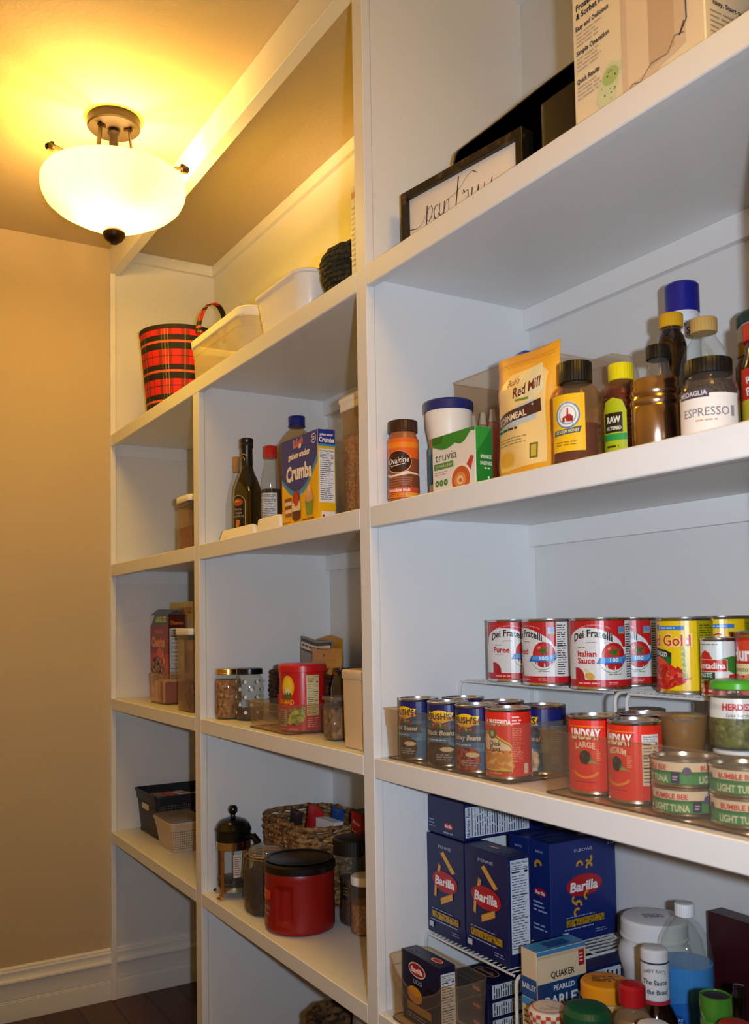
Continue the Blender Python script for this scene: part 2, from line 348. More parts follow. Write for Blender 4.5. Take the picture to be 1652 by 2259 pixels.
# ------------------------------------------------------------------ ceiling lamp
lamp = thing('ceiling_lamp', 'semi flush bronze ceiling lamp with a glowing cream glass bowl', 'lamp', (LX, LY, 0))
BRZ = mat('aged_bronze', '#1f130b', 0.5, 0.2, var=0.2); BRD = mat('dark_bronze', '#2a1a10', 0.4, 0.7)
lathe('canopy', [(0.0, 2.7395), (0.071, 2.7395), (0.0725, 2.735), (0.0725, 2.716), (0.069, 2.712), (0.02, 2.711), (0.0, 2.711)][::-1], BRZ, lamp, 48)
bm = NB(); tube(bm, [(0, 0, 2.711), (0, 0, 2.43)], 0.0085, 14); obj('stem', bm, BRZ, lamp)
lathe('stem_collar', [(0, 2.705), (0.016, 2.705), (0.018, 2.70), (0.013, 2.69), (0.0125, 2.60), (0, 2.60)][::-1], BRZ, lamp, 24)
GL = bpy.data.materials.new('glowing_cream_glass'); GL.use_nodes = True; nt = GL.node_tree; N = nt.nodes; N.remove(N['Principled BSDF'])
tr = N.new('ShaderNodeBsdfTranslucent'); tr.inputs[0].default_value = (0.20, 0.20, 0.15, 1); df = N.new('ShaderNodeBsdfDiffuse'); df.inputs[0].default_value = (0.9, 0.84, 0.6, 1)
em = N.new('ShaderNodeEmission'); em.inputs[0].default_value = (1.0, 0.57, 0.027, 1); em.inputs[1].default_value = 15.0
m1 = N.new('ShaderNodeMixShader'); m1.inputs[0].default_value = 0.3; ad = N.new('ShaderNodeAddShader')
nt.links.new(tr.outputs[0], m1.inputs[1]); nt.links.new(df.outputs[0], m1.inputs[2]); nt.links.new(m1.outputs[0], ad.inputs[0]); nt.links.new(em.outputs[0], ad.inputs[1]); nt.links.new(ad.outputs[0], N['Material Output'].inputs[0])
lathe('glass_bowl', [(.012, 2.414), (.06, 2.434), (.12, 2.462), (.162, 2.486), (.183, 2.505), (.193, 2.525), (.196, 2.540), (.196, 2.556), (.190, 2.567), (.178, 2.571)], GL, lamp, 64, capb=False, capt=False, smooth=80)
lathe('finial', [(0, 2.386), (0.010, 2.387), (0.013, 2.392), (0.022, 2.396), (0.029, 2.406), (0.031, 2.415), (0.027, 2.4235), (0, 2.4245)], BRD, lamp, 32)
for a in (-68, 52, 172):
    q = R(a); c, s = cos(q), sin(q)
    bm = NB(); pts = [(0.045, 2.712), (0.044, 2.70), (0.046, 2.675), (0.050, 2.645), (0.058, 2.615), (0.072, 2.595), (0.10, 2.582), (0.16, 2.583), (0.195, 2.585)]
    for i in range(len(pts) - 1):
        (r0, z0), (r1, z1) = pts[i], pts[i + 1]
    w = 0.0075; rings = []
    for r_, z_ in pts: rings.append([(r_ * c - s * w, r_ * s + c * w, z_), (r_ * c + s * w, r_ * s - c * w, z_), ((r_ + 0.003) * c + s * w, (r_ + 0.003) * s - c * w, z_ + 0.002), ((r_ + 0.003) * c - s * w, (r_ + 0.003) * s + c * w, z_ + 0.002)])
    loops(bm, rings); st = obj('strap', bm, BRZ, lamp)
    bm = NB(); tube(bm, [(0.193 * c, 0.193 * s, 2.584), (0.203 * c, 0.203 * s, 2.580), (0.213 * c, 0.213 * s, 2.577)], [0.007, 0.0115, 0.008], 6); tube(bm, [(0.197 * c, 0.197 * s, 2.572), (0.197 * c, 0.197 * s, 2.594)], 0.006, 8); obj('clip_nut', bm, BRD, st)
    bm = NB(); tube(bm, [(0.030 * c, 0.030 * s, 2.706), (0.052 * c, 0.052 * s, 2.706)], 0.005, 6); obj('clip', bm, BRD, st)
for a in (0, 120, 240):
    q = R(a + 10); lathe('bulb', [(0, 2.50), (0.018, 2.503), (0.028, 2.52), (0.029, 2.54), (0.02, 2.565), (0.013, 2.58), (0, 2.585)], mat('bulb_glass', '#fff4dd', 0.3), lamp, 20, loc=(0.075 * cos(q), 0.075 * sin(q), 0))
point('bulb_light', (LX, LY, 2.545), LAMPW, LCOL, 0.035)
lamp2 = lamp.copy(); COL.objects.link(lamp2); lamp2.location = (3.20, LY, 0); lamp2['label'] = 'second bronze ceiling lamp with a cream glass bowl, over the near end of the pantry'
for ch in list(lamp.children):
    c2 = ch.copy(); COL.objects.link(c2); c2.parent = lamp2
    for g2 in ch.children: g3 = g2.copy(); COL.objects.link(g3); g3.parent = c2
point('bulb_light', (3.20, LY, 2.545), LAMPW, LCOL, 0.035)

# ------------------------------------------------------------------ shared builders
def can_body(t, r, h, m=METAL, lid=True):
    p = [(r - .004, 0.002), (r - .0015, 0.0), (r - .0004, .0008), (r - .0004, .003), (r - .0016, .0048), (r - .0016, h - .0048), (r - .0004, h - .003), (r - .0004, h - .0008), (r - .0015, h), (r - .003, h - .0004), (r - .0036, h - .0045), (r - .012, h - .0045), (r - .013, h - .0035), (r - .016, h - .0045)]
    lathe('can_body', p, m, t, 48)
def wrap(t, r, z0, z1, c, a0, name='paper_label', sides=None, **k):
    P = Print(cyl_surf(r, a0, z0, **k), t, name, base=0.0002); P.rect(c, -PI * r + 1e-4, 0, PI * r - 1e-4, z1 - z0); return P
def food_can(x, y, z, r, h, a0, lab, fn, name='food_can', group=None):
    t = thing(name, lab, 'can', (x, y, z), 0, group); can_body(t, r, h); fn(t, r, h, a0); return t
def cap(t, r, z0, z1, m, name='cap', ribs=0, top=0.0012, n=40):
    bm = NB(); pr = [(r - .001, z0), (r, z0 + .0008), (r, z1 - top * 1.6), (r - top, z1 - top * .4), (r - top * 2.5, z1)]
    nn = ribs * 4 if ribs else n; rings = []
    for rr, zz in pr:
        rings.append([((rr - (0.00045 if ribs and i % 4 in (0, 1) and zz < z1 - top else 0)) * cos(2 * PI * i / nn), (rr - (0.00045 if ribs and i % 4 in (0, 1) and zz < z1 - top else 0)) * sin(2 * PI * i / nn), zz) for i in range(nn)])
    loops(bm, rings); return obj(name, bm, m, t)
def carton(name, lab, x, y, z, w, d, h, c, rot=0.0, group=None, cat='box', bev=0.0008, rough=0.4, m=None):
    """paper box; origin at the middle of its base, front towards -y"""
    t = thing(name, lab, cat, (x, y, z), rot, group)
    bx('box_body', -w / 2, -d / 2, 0, w / 2, d / 2, h, m or col(c, rough), t, bev); return t
def flaps(t, w, d, h, m, z=None):
    bm = NB(); 
    box(bm, -w / 2 + .001, -d / 2 + .001, h, w / 2 - .001, d * 0.12, h + .0009); obj('top_flap', bm, m, t)
def tub(name, prof, th, m, parent=None, n=5, cname=None):
    """open rounded-rectangle vessel with wall thickness: prof (w,d,corner,z) bottom to top"""
    bm = NB(); out = [rring(w, d, c, z, n) for w, d, c, z in prof]
    inn = [rring(w - 2 * th, d - 2 * th, max(c - th, .001), max(z, prof[0][3] + th), n) for w, d, c, z in reversed(prof)]
    loops(bm, out + inn); return obj(name, bm, m, parent)
CLR = clear('clear_plastic', '#f8f0e4', 0.035, 0.06, 0.9); GLS = clear('clear_glass', '#f6f7f4', 0.03, 0.03, 1.1); CLT = clear('tinted_clear_plastic', '#e9dfd0', 0.10, 0.10, 0.8)
WIRE = mat('white_coated_wire', '#d9d8d4', 0.35)
def wire_rack(lab, x0, y0, z0, x1, y1, h, pitch=0.0125, group=None):
    t = thing('wire_shelf_riser', lab, 'rack', (x0, y0, z0), 0, group); w, d = x1 - x0, y1 - y0
    bm = NB(); n = int(w / pitch)
    for i in range(1, n): X = w * i / n; tube(bm, [(X, 0.002, h - .002), (X, d - .002, h - .002)], .0012, 6)
    for Y in (0.0, d * .33, d * .66, d): tube(bm, [(.004, Y, h - .0045), (w - .004, Y, h - .0045)], .0022, 8)
    obj('wire_top', bm, WIRE, t)
    for X in (0.0, w):
        bm = NB(); tube(bm, arc_pts([(X, 0, .0035), (X, 0, h - .0045), (X, d, h - .0045), (X, d, .0035)], .016, 6), .003, 8); obj('leg_frame', bm, WIRE, t)
    return t
def clear_bin(lab, x0, x1, y0, y1, z, h, rad=0.018, flare=0.012, lip=True, group=None, th=0.0018, notch=False, m=None, name='clear_storage_bin', handle=False):
    w, d = x1 - x0, y1 - y0; g_ = min(flare, .003); t = thing(name, lab, 'storage bin', ((x0 + x1) / 2, (y0 + y1) / 2, z), 0, group); m = m or CLR
    bm = NB(); f = flare; n = 5
    pr = [(w - 2 * f - .004, d - 2 * g_ - .004, rad * .6, 0.0), (w - 2 * f, d - 2 * g_, rad * .8, .002), (w - 2 * f * .35, d - 2 * g_ * .5, rad, h * .66), (w - 2 * f * .3 + .0015, d - 2 * g_ * .4 + .0015, rad, h * .665), (w, d, rad, h)]
    out = [rring(a, b, c, q, n) for a, b, c, q in pr]; inn = [rring(a - 2 * th, b - 2 * th, max(c - th, .002), max(q, th), n) for a, b, c, q in reversed(pr)]
    if notch:
        for rg in (out, inn):
            for ring in rg:
                for i, p in enumerate(ring):
                    if p[2] > h * .9: pass
        def dip(p): return (p[0], p[1], p[2] - (h * .42 * max(0.0, 1 - abs(p[0]) / (w * .40)) ** 0.6 if (p[1] < -d * .3 and p[2] > h * .6) else 0))
        def sub(ring):   # extra vertices along the front wall so that the dip has a curve
            o2 = []
            for i, p in enumerate(ring):
                o2.append(p); q = ring[(i + 1) % len(ring)]
                if p[1] < -d * .3 and q[1] < -d * .3 and abs(p[0] - q[0]) > w * .3:
                    for k in range(1, 16): o2.append(tuple(a + (b - a) * k / 16 for a, b in zip(p, q)))
            return [dip(p) for p in o2]
        out = [sub(r_) for r_ in out]; inn = [sub(r_) for r_ in inn]
    loops(bm, out + inn); obj('bin_body', bm, m, t)
    bm = NB(); tube(bm, rring(w - 2 * f + .001, d - 2 * g_ + .001, rad * .8, .0018, 5), .0014, 6, closed=True); obj('base_edge', bm, clear('edge_tint', '#9a866e', .25, .1, 1.2), t)
    if lip and not notch:
        bm = NB(); ri = rring(w + .002, d + .002, rad, h, 5); tube(bm, ri, .0016, 6, closed=True); obj('rim', bm, m, t)
    if notch:
        bm = NB(); tube(bm, [tuple(p) for p in out[-1]], .0016, 6, closed=True); tube(bm, [(p[0] * .992, p[1] * .992, p[2] - .022) for p in out[-1]], .0011, 6, closed=True); obj('rim', bm, m, t)
    if handle:
        bm = NB(); tube(bm, [(a * .42 * w, -d / 2 + .0005, h * .52 + b * h * .2) for a, b in ((-.6, 1), (.6, 1), (.72, .7), (.72, -.7), (.6, -1), (-.6, -1), (-.72, -.7), (-.72, .7))], .0022, 6, closed=True); obj('grip', bm, m, t)
    return t

# ------------------------------------------------------------------ tins on the third shelf, right bay
def bean_label(kind, pic, banner):
    def fn(t, r, h, a0):
        P = wrap(t, r - .0011, .0052, h - .0052, '#2b6fb4', a0); H = h - .0104; L = PI * r
        P.rect('#151d63', -L, H * .80, L, H); P.rect('#1e4a97', -L, H * .66, L, H * .80)
        P.rect('#4f93cf', -.034, H * .30, .046, H * .52)
        P.ell('#f4c20c', 0, H * .80, .0205, .0115); P.poly('#f4c20c', [(-.026, H * .735), (.026, H * .735), (.0225, H * .80), (.026, H * .875), (-.026, H * .875), (-.0225, H * .80)])
        P.text('#141a3a', "BUSH'S", 0, H * .805, .0105, .043, bold=0.03); P.text('#141a3a', 'BEST', 0, H * .70, .0036)
        P.blobs(['#c9321c', '#d98c1c', '#2f6d2a', '#7b1f16'], -.018, H * .615, .016, H * .665, .0032, 24)
        P.poly(banner, [(-.034, H * .44), (.037, H * .44), (.033, H * .51), (.037, H * .60), (-.034, H * .60)])
        P.text('#dfe6ee', kind, 0, H * .525, .0082, .056, bold=0.02, sh=.25)
        P.poly('#3b78bd', [(-.036, H * .37), (.030, H * .36), (.030, H * .43), (-.036, H * .44)]); P.lines('#cfe0f2', -.028, H * .385, .024, H * .415, 1, .6)
        P.ell(pic[0], -.004, H * .16, .031, H * .205); P.rect(pic[0], -.036, 0.0, .020, H * .2)
        P.blobs(pic[1:], -.034, .002, .024, H * .335, .0034, 110, mask=lambda x, y: (x + .004) ** 2 / .031 ** 2 + max(0, y - H * .16) ** 2 / (H * .2) ** 2 < 1)
        P.ell('#d9d3bd', .013, H * .245, .012, .0042); P.lines('#8fa8bf', -.006, H * .05, .026, H * .17, 3, .45)
        P.lines('#aebfd2', .045, H * .12, .062, H * .74, 18, .3); P.rect('#0f1c3c', .0655, H * .05, .083, H * .7)
        P.lines('#aebfd2', -.058, H * .12, -.042, H * .74, 18, .3)
        return P.done()
    return fn
BLK = ['#20120e', '#0c0706', '#38221b', '#4a332a']; KID = ['#6d1712', '#8f2a20', '#551009', '#b04a3c']; WHB = ['#cdb894', '#e4d6b8', '#bda57e', '#efe6cf']
def preferida(t, r, h, a0):
    P = wrap(t, r - .0011, .0052, h - .0052, '#dc2a1c', a0); H = h - .0104
    P.text('#f3ece2', 'LA PREFERIDA.', .002, H * .84, .0088, .052, bold=.03)
    P.poly('#f0e6d2', [(-.034, H * .58), (-.02, H * .66), (.0, H * .62), (.026, H * .46), (.026, H * .40), (-.034, H * .40)])
    yl = [(-.036, H * .60), (-.026, H * .665), (-.014, H * .69), (-.004, H * .655), (.010, H * .575), (.024, H * .50), (.027, H * .455)]
    P.stroke('#eecb15', yl, .0032); P.stroke('#3f8b2c', [(a, b - .0022) for a, b in yl], .0016)
    P.ell('#7a3a1c', -.006, H * .665, .0085, .0085); P.ell('#4c8a2e', -.006, H * .665, .0064); P.ell('#c9c4b6', -.006, H * .66, .0032, .0042)
    P.text('#2a1712', 'Chick', -.001, H * .51, .0080, .023, bold=.02); P.text('#2a1712', 'Peas', -.001, H * .425, .0078, .020, bold=.02)
    P.rect('#c98a2e', -.036, H * .10, .026, H * .355); P.blobs(['#b9781f', '#dfae5a', '#e9c37c', '#cf9440'], -.035, H * .11, .025, H * .35, .0044, 150)
    P.rect('#eecb15', -.036, H * .085, .0265, H * .105); P.rect('#3f8b2c', -.036, H * .068, .0265, H * .085); P.rect('#eecb15', .0262, H * .068, .0275, H * .46)
    P.lines('#f3d9cf', -.014, H * .035, .012, H * .05, 1, .6)
    P.lines('#f0cfc6', .028, H * .80, .046, H * .95, 3, .5); P.lines('#f0b9ae', .028, H * .22, .047, H * .76, 20, .34)
    P.rect('#ece7df', .047, H * .04, .056, H * .20); return P.done()
def fratelli(word, corner):
    def fn(t, r, h, a0):
        P = wrap(t, r - .0011, .0055, h - .0055, '#e5e1dc', a0); H = h - .011; L = PI * r - 1e-4; W = '#e5e1dc'; RD = '#c51d24'
        P.rect(RD, -.055, H * .60, .078, H); pts = [(-.055, H * .60)] + [(-.052 + .106 * i / 24, H * .60 + H * .30 * sin(PI * (i / 24) ** .8) ** .6) for i in range(25)] + [(.078, H * .60)]
        P.poly(W, [(a, max(b, H * .595)) for a, b in pts] + [(.078, H * .59), (-.055, H * .59)])
        P.rect(RD, -L, 0, L, H * .105); P.text('#f0c9c4', 'FAMILY GROWN SINCE 1953', .004, H * .885, .0024, .052, bow=.0055)
        P.text('#26221f', 'Dei Fratelli', .0, H * .735, .0122, .068, bold=.028, bow=.0085, grow=-.0); P.stroke('#8a8070', [(-.009, H * .665), (-.003, H * .675), (0, H * .668), (.003, H * .675), (.009, H * .665)], .0011)
        P.lines('#7f8f5a', -.026, H * .585, -.006, H * .61, 1, .5)
        if len(word) == 1: P.text(RD, word[0], -.0125, H * .515, .0105, .034, bold=.03); P.lines('#6fa7ba', -.026, H * .42, -.008, H * .445, 1, .5)
        else: P.text(RD, word[0], -.009, H * .50, .0092, .034, bold=.03); P.text(RD, word[1], -.0105, H * .395, .0092, .031, bold=.03)
        P.poly('#b3202a', [(-.032, H * .105), (-.0125, H * .105), (-.0135, H * .19), (-.018, H * .255), (-.025, H * .29), (-.032, H * .29)])
        if corner: P.ell('#d9a94a', -.004, H * .16, .0085, .006, rot=-20); P.ell('#e7cf9d', -.009, H * .24, .005, .003, rot=-40)
        cx, cy = .036, H * .46; P.ell('#5f9a45', cx - .003, cy - .007, .0215, .0205); P.ell(W, cx - .003, cy - .0055, .0212, .0208)
        P.ell('#b81a1f', cx, cy, .0205, .0225); P.ell('#d13228', cx - .004, cy + .006, .014, .0125); P.ell('#e88a78', cx - .008, cy + .0125, .0032, .002, rot=30)
        P.poly('#2f6b22', [(cx - .012, cy + .004), (cx - .003, cy + .010), (cx - .0025, cy + .018), (cx, cy + .0105), (cx + .012, cy + .013), (cx + .004, cy + .006), (cx + .009, cy - .001), (cx, cy + .004), (cx - .004, cy - .003), (cx - .0035, cy + .005)])
        P.poly('#2a62ad', [(cx - .029, cy - .012), (cx - .023, cy - .0015), (cx - .016, cy - .0035), (cx + .016, cy - .001), (cx + .026, cy + .006), (cx + .029, cy + .010), (cx + .026, cy - .001), (cx + .018, cy - .0115), (cx - .010, cy - .012)])
        P.poly('#4f9ddc', [(cx - .023, cy - .010), (cx - .020, cy - .002), (cx + .016, cy - .0012), (cx + .022, cy + .004), (cx + .020, cy - .006), (cx + .012, cy - .0105)])
        P.text('#f0f2f4', '100', cx, cy - .006, .0058, .0145, bold=.03); P.lines('#8a9a70', cx - .010, cy - .031, cx + .012, cy - .0275, 1, .5)
        P.lines('#e9b5af', -.024, H * .035, .016, H * .07, 1, .6); P.lines('#e9b5af', .026, H * .03, .046, H * .08, 2, .5)
        P.rect('#5f8bb5', .044, H * .80, .056, H * .91); P.rect('#7fae74', .044, H * .80, .056, H * .83)
        P.rect('#e5e1dc', .058, H * .105, .078, H); P.lines('#2a2422', .0595, H * .13, .0765, H * .96, 22, .42); P.rect('#1b1716', .0595, H * .60, .0765, H * .615); P.rect('#1b1716', .0595, H * .33, .0765, H * .345)
        return P.done()
    return fn
def redgold(t, r, h, a0):
    P = wrap(t, r - .0011, .0055, h - .0055, '#f2c80f', a0); H = h - .011
    P.rect('#c9c3a8', -.020, H * .845, -.008, H * .965); P.rect('#4a6478', -.0175, H * .865, -.0105, H * .945); P.rect('#3f7fc4', -.008, H * .868, .034, H * .93); P.lines('#c4dcf2', -.005, H * .885, .030, H * .915, 1, .6)
    P.text('#f6e6b0', 'Red Gold', .001, H * .722, .0175, .088, bold=.05); P.text('#d0301c', 'Red Gold', .001, H * .722, .0165, .084, bold=.02)
    P.poly('#1d2b22', [(-.046, H * .60), (-.02, H * .61), (.004, H * .585), (.014, H * .54), (.013, H * .40), (.004, H * .405), (-.010, H * .455), (-.046, H * .48)]); P.poly('#1f6b36', [(-.010, H * .50), (.014, H * .48), (.013, H * .36), (.004, H * .385), (-.008, H * .42)])
    P.text('#e9ece4', 'PETITE DICED', -.018, H * .545, .0062, .050, bold=.03, rot=-8)
    P.ell('#e0501f', -.016, H * .31, .026, .019); P.ell('#d22a1c', .002, H * .20, .024, .020); P.ell('#c81f1a', -.022, H * .17, .020, .020); P.ell('#d9351f', .020, H * .19, .018, .013, rot=10)
    P.blobs(['#a81614', '#e4604a', '#b9201a'], -.03, H * .06, .028, H * .35, .0028, 60, asp=1.9); P.ell('#3b5c22', -.022, H * .375, .006, .003)
    P.poly('#c02018', [(.018, H * .14), (.040, H * .16), (.043, H * .19), (.034, H * .185), (.02, H * .20)])
    for i in range(6): P.ell('#a9b322' if i % 2 else '#8f9c1a', .033, H * (.22 + i * .075), .0035, .0042)
    P.rect('#a8980c', .052, 0, .085, H); P.lines('#3a3413', .056, H * .1, .082, H * .95, 24, .4)
    return P.done()
def contadina(t, r, h, a0):
    P = wrap(t, r - .0011, .005, h - .005, '#dfe2dc', a0); H = h - .010
    P.lines('#7a8880', -.026, H * .925, .022, H * .955, 1, .8); P.poly('#3c6b3a', [(-.034, H * .50), (-.028, H * .68), (-.016, H * .74), (-.004, H * .68), (.002, H * .55)])
    P.poly('#ca2a1e', [(-.026, H * .62), (-.018, H * .78), (-.011, H * .83), (-.004, H * .78), (.002, H * .63)]); P.poly('#3f7f2e', [(.006, H * .64), (.030, H * .72), (.036, H * .70), (.036, H * .35), (.02, H * .45)])
    P.rect('#e7c9a8', -.034, H * .415, .0215, H * .655); P.rect('#c8251f', -.0335, H * .425, .0205, H * .645); P.text('#f4ebe4', 'Contadina', -.0065, H * .535, .0085, .050, bold=.03)
    P.poly('#1f4a2c', [(-.034, H * .27), (.004, H * .27), (.004, H * .41), (-.034, H * .41)]); P.text('#e0e5d4', 'PASTE', -.012, H * .35, .0062, .024, bold=.02)
    P.rect('#5fae35', -.034, H * .225, .008, H * .27); P.poly('#c9281e', [(-.034, 0), (.036, 0), (.036, H * .38), (.020, H * .36), (.009, H * .225), (-.034, H * .21)]); P.blobs(['#e2604c', '#a3150f', '#e9d7bd'], -.032, .002, .034, H * .20, .0035, 34, asp=2.2); P.poly('#e8decb', [(.008, H * .35), (.024, H * .40), (.020, H * .18), (.011, H * .12)])
    return P.done()
def hunts(t, r, h, a0):
    P = wrap(t, r - .0011, .005, h - .005, '#c21f1d', a0); H = h - .010
    P.ell('#3f7a35', 0, H * .86, .030, .011); P.ell('#c21f1d', 0, H * .845, .027, .010); P.ell('#d8452c', 0, H * .80, .022, .009); P.text('#f2e9e3', "Hunt's", 0, H * .685, .0185, .056, bold=.04)
    P.rect('#e8d79e', -.040, H * .33, .040, H * .52); P.text('#4e5236', 'tomato paste', 0, H * .43, .0068, .052, bold=.01)
    P.blobs(['#d8402c', '#a31814', '#e67f62'], -.036, H * .03, .036, H * .29, .0062, 60, asp=1.4); return P.done()
def lindsay(size, panel):
    def fn(t, r, h, a0):
        P = wrap(t, r - .0011, .0052, h - .0052, '#df2e1c', a0); H = h - .0104
        P.rect('#e88a1a', -.028, H * .905, .028, H * .917); P.text('#4a120a', 'LINDSAY', .0006, H * .80, .0150, .0485, bold=.05); P.text('#f1e9dd', 'LINDSAY', 0, H * .805, .0142, .047, bold=.045)
        P.text('#e9e1d2', size, 0, H * .63, .0080, .030, bold=.03, bow=.003); P.ell('#170f0d', 0, H * .475, .0090, .0102); P.ell('#4a4240', -.003, H * .505, .0025, .0018)
        P.poly('#6f8f46', [(-.011, H * .59), (-.004, H * .56), (-.007, H * .535)]); P.poly('#8aa85c', [(.004, H * .40), (.0225, H * .385), (.011, H * .43), (.008, H * .445)]); P.poly('#55772f', [(.006, H * .44), (.013, H * .47), (.008, H * .50)])
        P.lines('#eab08a', .016, H * .43, .024, H * .60, 7, .4); P.stroke('#e8941c', [(-.019, H * .27), (-.013, H * .225), (-.006, H * .20), (.0, H * .192), (.006, H * .20), (.013, H * .225), (.019, H * .27)], .0035); P.lines('#8c1a10', -.021, H * .115, .021, H * .14, 1, .5)
        P.nutri(.036, H * .20, .062, H * .88, '#dcd6cf'); return P.done()
    return fn
def tuna_label(t, r, h, a0):
    P = wrap(t, r - .0011, .0042, h - .0042, '#e2dfd9', a0, name='paper_label'); H = h - .0084; L = PI * r - 1e-4; P.rect('#3c9a63', -L, 0, L, H * .58); P.rect('#2c7f4c', -L, H * .44, L, H * .58)
    for c in (-.089, 0.0, .089):
        P.text('#c92b2e', 'BUMBLE BEE', c - .002, H * .74, .0062, .046, bold=.03); P.text('#d7e8da', 'LIGHT TUNA', c - .002, H * .22, .0082, .050, bold=.03); P.rect('#1f2c66', c + .027, H * .04, c + .038, H * .56); P.ell('#4a4f8e', c + .047, H * .60, .0055); P.lines('#b7bfe0', c + .029, H * .15, c + .036, H * .4, 2, .5)
    return P.done()

clear_bin('clear open bin in the right bay holding four bean tins in front and three behind', 1.856, 2.236, 0.0145, 0.1895, CZ, 0.094, rad=.012)
BZ0 = CZ + .0030
g = 'bean tins in the left clear bin'
food_can(1.912, .0610, BZ0, .0381, .1125, -81, 'blue bean tin at the left end of the front row, nearest the white partition', bean_label('Black Beans', BLK, '#28384c'), group=g)
food_can(2.008, .0600, BZ0, .0381, .1125, -61, 'blue bean tin with a black bean picture, second in the front row', bean_label('Black Beans', BLK, '#28384c'), group=g)
food_can(2.093, .0600, BZ0, .0381, .1125, -72, 'blue bean tin with red kidney beans pictured on it', bean_label('Kidney Beans', KID, '#2b4f86'), group=g)
food_can(2.176, .0600, BZ0, .0381, .1125, -74, 'red tin of chick peas at the right end of the front row', preferida, group=g)
food_can(1.952, .1390, BZ0, .0381, .1125, -70, 'bean tin in the back row behind the leftmost blue tins', bean_label('Black Beans', BLK, '#28384c'), group=g)
food_can(2.067, .1390, BZ0, .0381, .1125, -70, 'dark red tin in the back row behind the kidney bean tin', hunts, group=g)
food_can(2.173, .1390, BZ0, .0381, .1125, -95, 'blue bean tin with pale beans pictured, behind the red chick pea tin', bean_label('Mild Seasonal', WHB, '#2b5fa0'), group=g)

wire_rack('white wire riser with four white-and-red tomato tins standing on it', 1.853, .203, CZ, 2.275, .392, .1415, group='white wire shelf risers')
wire_rack('white wire riser under the yellow tomato tins, right of the other riser', 2.300, .203, CZ, 2.470, .392, .1415, group='white wire shelf risers')
RZ = CZ + .1415 + .0002
g = 'large tomato tins on the wire riser'
food_can(1.966, .250, RZ, .0500, .1185, -53, 'white and red tomato tin labelled Puree, far left on the riser', fratelli(['Puree'], False), group=g)
food_can(2.098, .2250, RZ, .0500, .1185, -97, 'white and red tomato tin between the puree tin and the Italian sauce tin', fratelli(['Diced'], False), group=g)
food_can(2.230, .2180, RZ, .0505, .1190, -61, 'white and red tomato tin labelled Italian Sauce', fratelli(['Italian', 'Sauce'], True), group=g)
food_can(2.206, .3200, RZ, .0480, .1185, -78, 'red and white tomato tin half hidden behind the Italian sauce tin', fratelli(['Crushed'], False), group=g)
food_can(2.384, .2450, RZ, .0430, .1170, -97, 'yellow tin of diced tomatoes, nearer one of the two yellow tins', redgold, group=g)
food_can(2.382, .3350, RZ, .0430, .1185, -72, 'yellow tomato tin half hidden behind the small paste tin', redgold, group=g)
food_can(2.458, .2300, RZ, .0265, .0860, -74, 'small tomato paste tin with a green hill pictured, before a yellow tin', contadina, name='paste_can')
food_can(2.516, .2380, CZ + .1415 + .0002, .0285, .0960, -84, 'red tomato paste tin with white lettering at the right edge of the picture', hunts, name='paste_can')

clear_bin('clear open bin in the right bay holding olive tins, tuna tins and cups', 2.297, 2.700, 0.0145, 0.1992, CZ, 0.094, rad=.012)
g = 'red olive tins in the right clear bin'
food_can(2.350, .0800, BZ0, .0381, .1125, -66, 'red olive tin marked LARGE, left of the two in front', lindsay('LARGE', 0), group=g)
food_can(2.4335, .0760, BZ0, .0381, .1125, -89, 'red olive tin with a white nutrition panel showing, right of the LARGE one', lindsay('MEDIUM', 1), group=g)
food_can(2.378, .1555, BZ0, .0381, .1125, -60, 'olive tin behind the two red ones, only its lid showing', lindsay('SMALL', 0), group=g)
g = 'stacked tuna tins'
for nm, x, y, k, a0, lb in (('tuna_can', 2.5225, .0720, 0, -75, 'green and white tuna tin at the bottom of the left stack'), ('tuna_can', 2.5225, .0720, 1, -111, 'green and white tuna tin on top of the left stack'), ('tuna_can', 2.6125, .0760, 0, -62, 'green and white tuna tin at the bottom of the right stack'), ('tuna_can', 2.6115, .0765, 1, -64, 'green and white tuna tin on top of the right stack')):
    t = thing(nm, lb, 'can', (x, y, BZ0 + k * .0365), 0, g); r, h = .0425, .0362
    lathe('can_body', [(r - .004, .001), (r - .001, 0), (r, .001), (r, .003), (r - .0015, .0042), (r - .0015, h - .0042), (r, h - .003), (r, h - .0006), (r - .0015, h), (r - .0028, h - .001), (r - .0034, h - .0055), (r - .014, h - .0055), (r - .015, h - .0045), (r - .018, h - .0055)], METAL, t, 48); tuna_label(t, r, h, a0)
CUPM = mat('caramel_cup', '#8a6238', 0.35)
for k, lb in ((0, 'lower brown snack cup in the right clear bin, under another cup'), (1, 'upper brown snack cup with a torn silver foil lid')):
    t = thing('snack_cup', lb, 'cup', (2.459, .1470, BZ0 + k * .0605), 0, 'brown snack cups')
    lathe('cup_body', [(.0, .0), (.026, 0), (.0275, .002), (.0335, .052), (.0350, .0525), (.0358, .0545), (.0345, .056), (0, .056)], CUPM, t, 40)
    bm = NB(); n = 44; loops(bm, [[(rr * cos(2 * PI * i / n) * (1 + (.16 if abs(i - 38) < 3 and j > 1 else 0)), rr * sin(2 * PI * i / n) * (1 + (.16 if abs(i - 38) < 3 and j > 1 else 0)), zz - (.006 if abs(i - 38) < 3 and j > 1 else 0)) for i in range(n)] for j, (rr, zz) in enumerate(((.001, .0565), (.030, .0570), (.036, .0568), (.0372, .0558)))], True, False); obj('foil_lid', bm, mat('foil', '#b9a58a', .3, .8, bump=.5, bscale=120) if k == 0 else mat('foil_bright', '#c8b8a0', .25, .8, bump=.5, bscale=120), t)
GR = plas('#55b02a', .25); SAL = grain('green_salsa', ['#5d5a1c', '#7a7328', '#4a4a14', '#8f8736'], 160, .5, bump=.2)
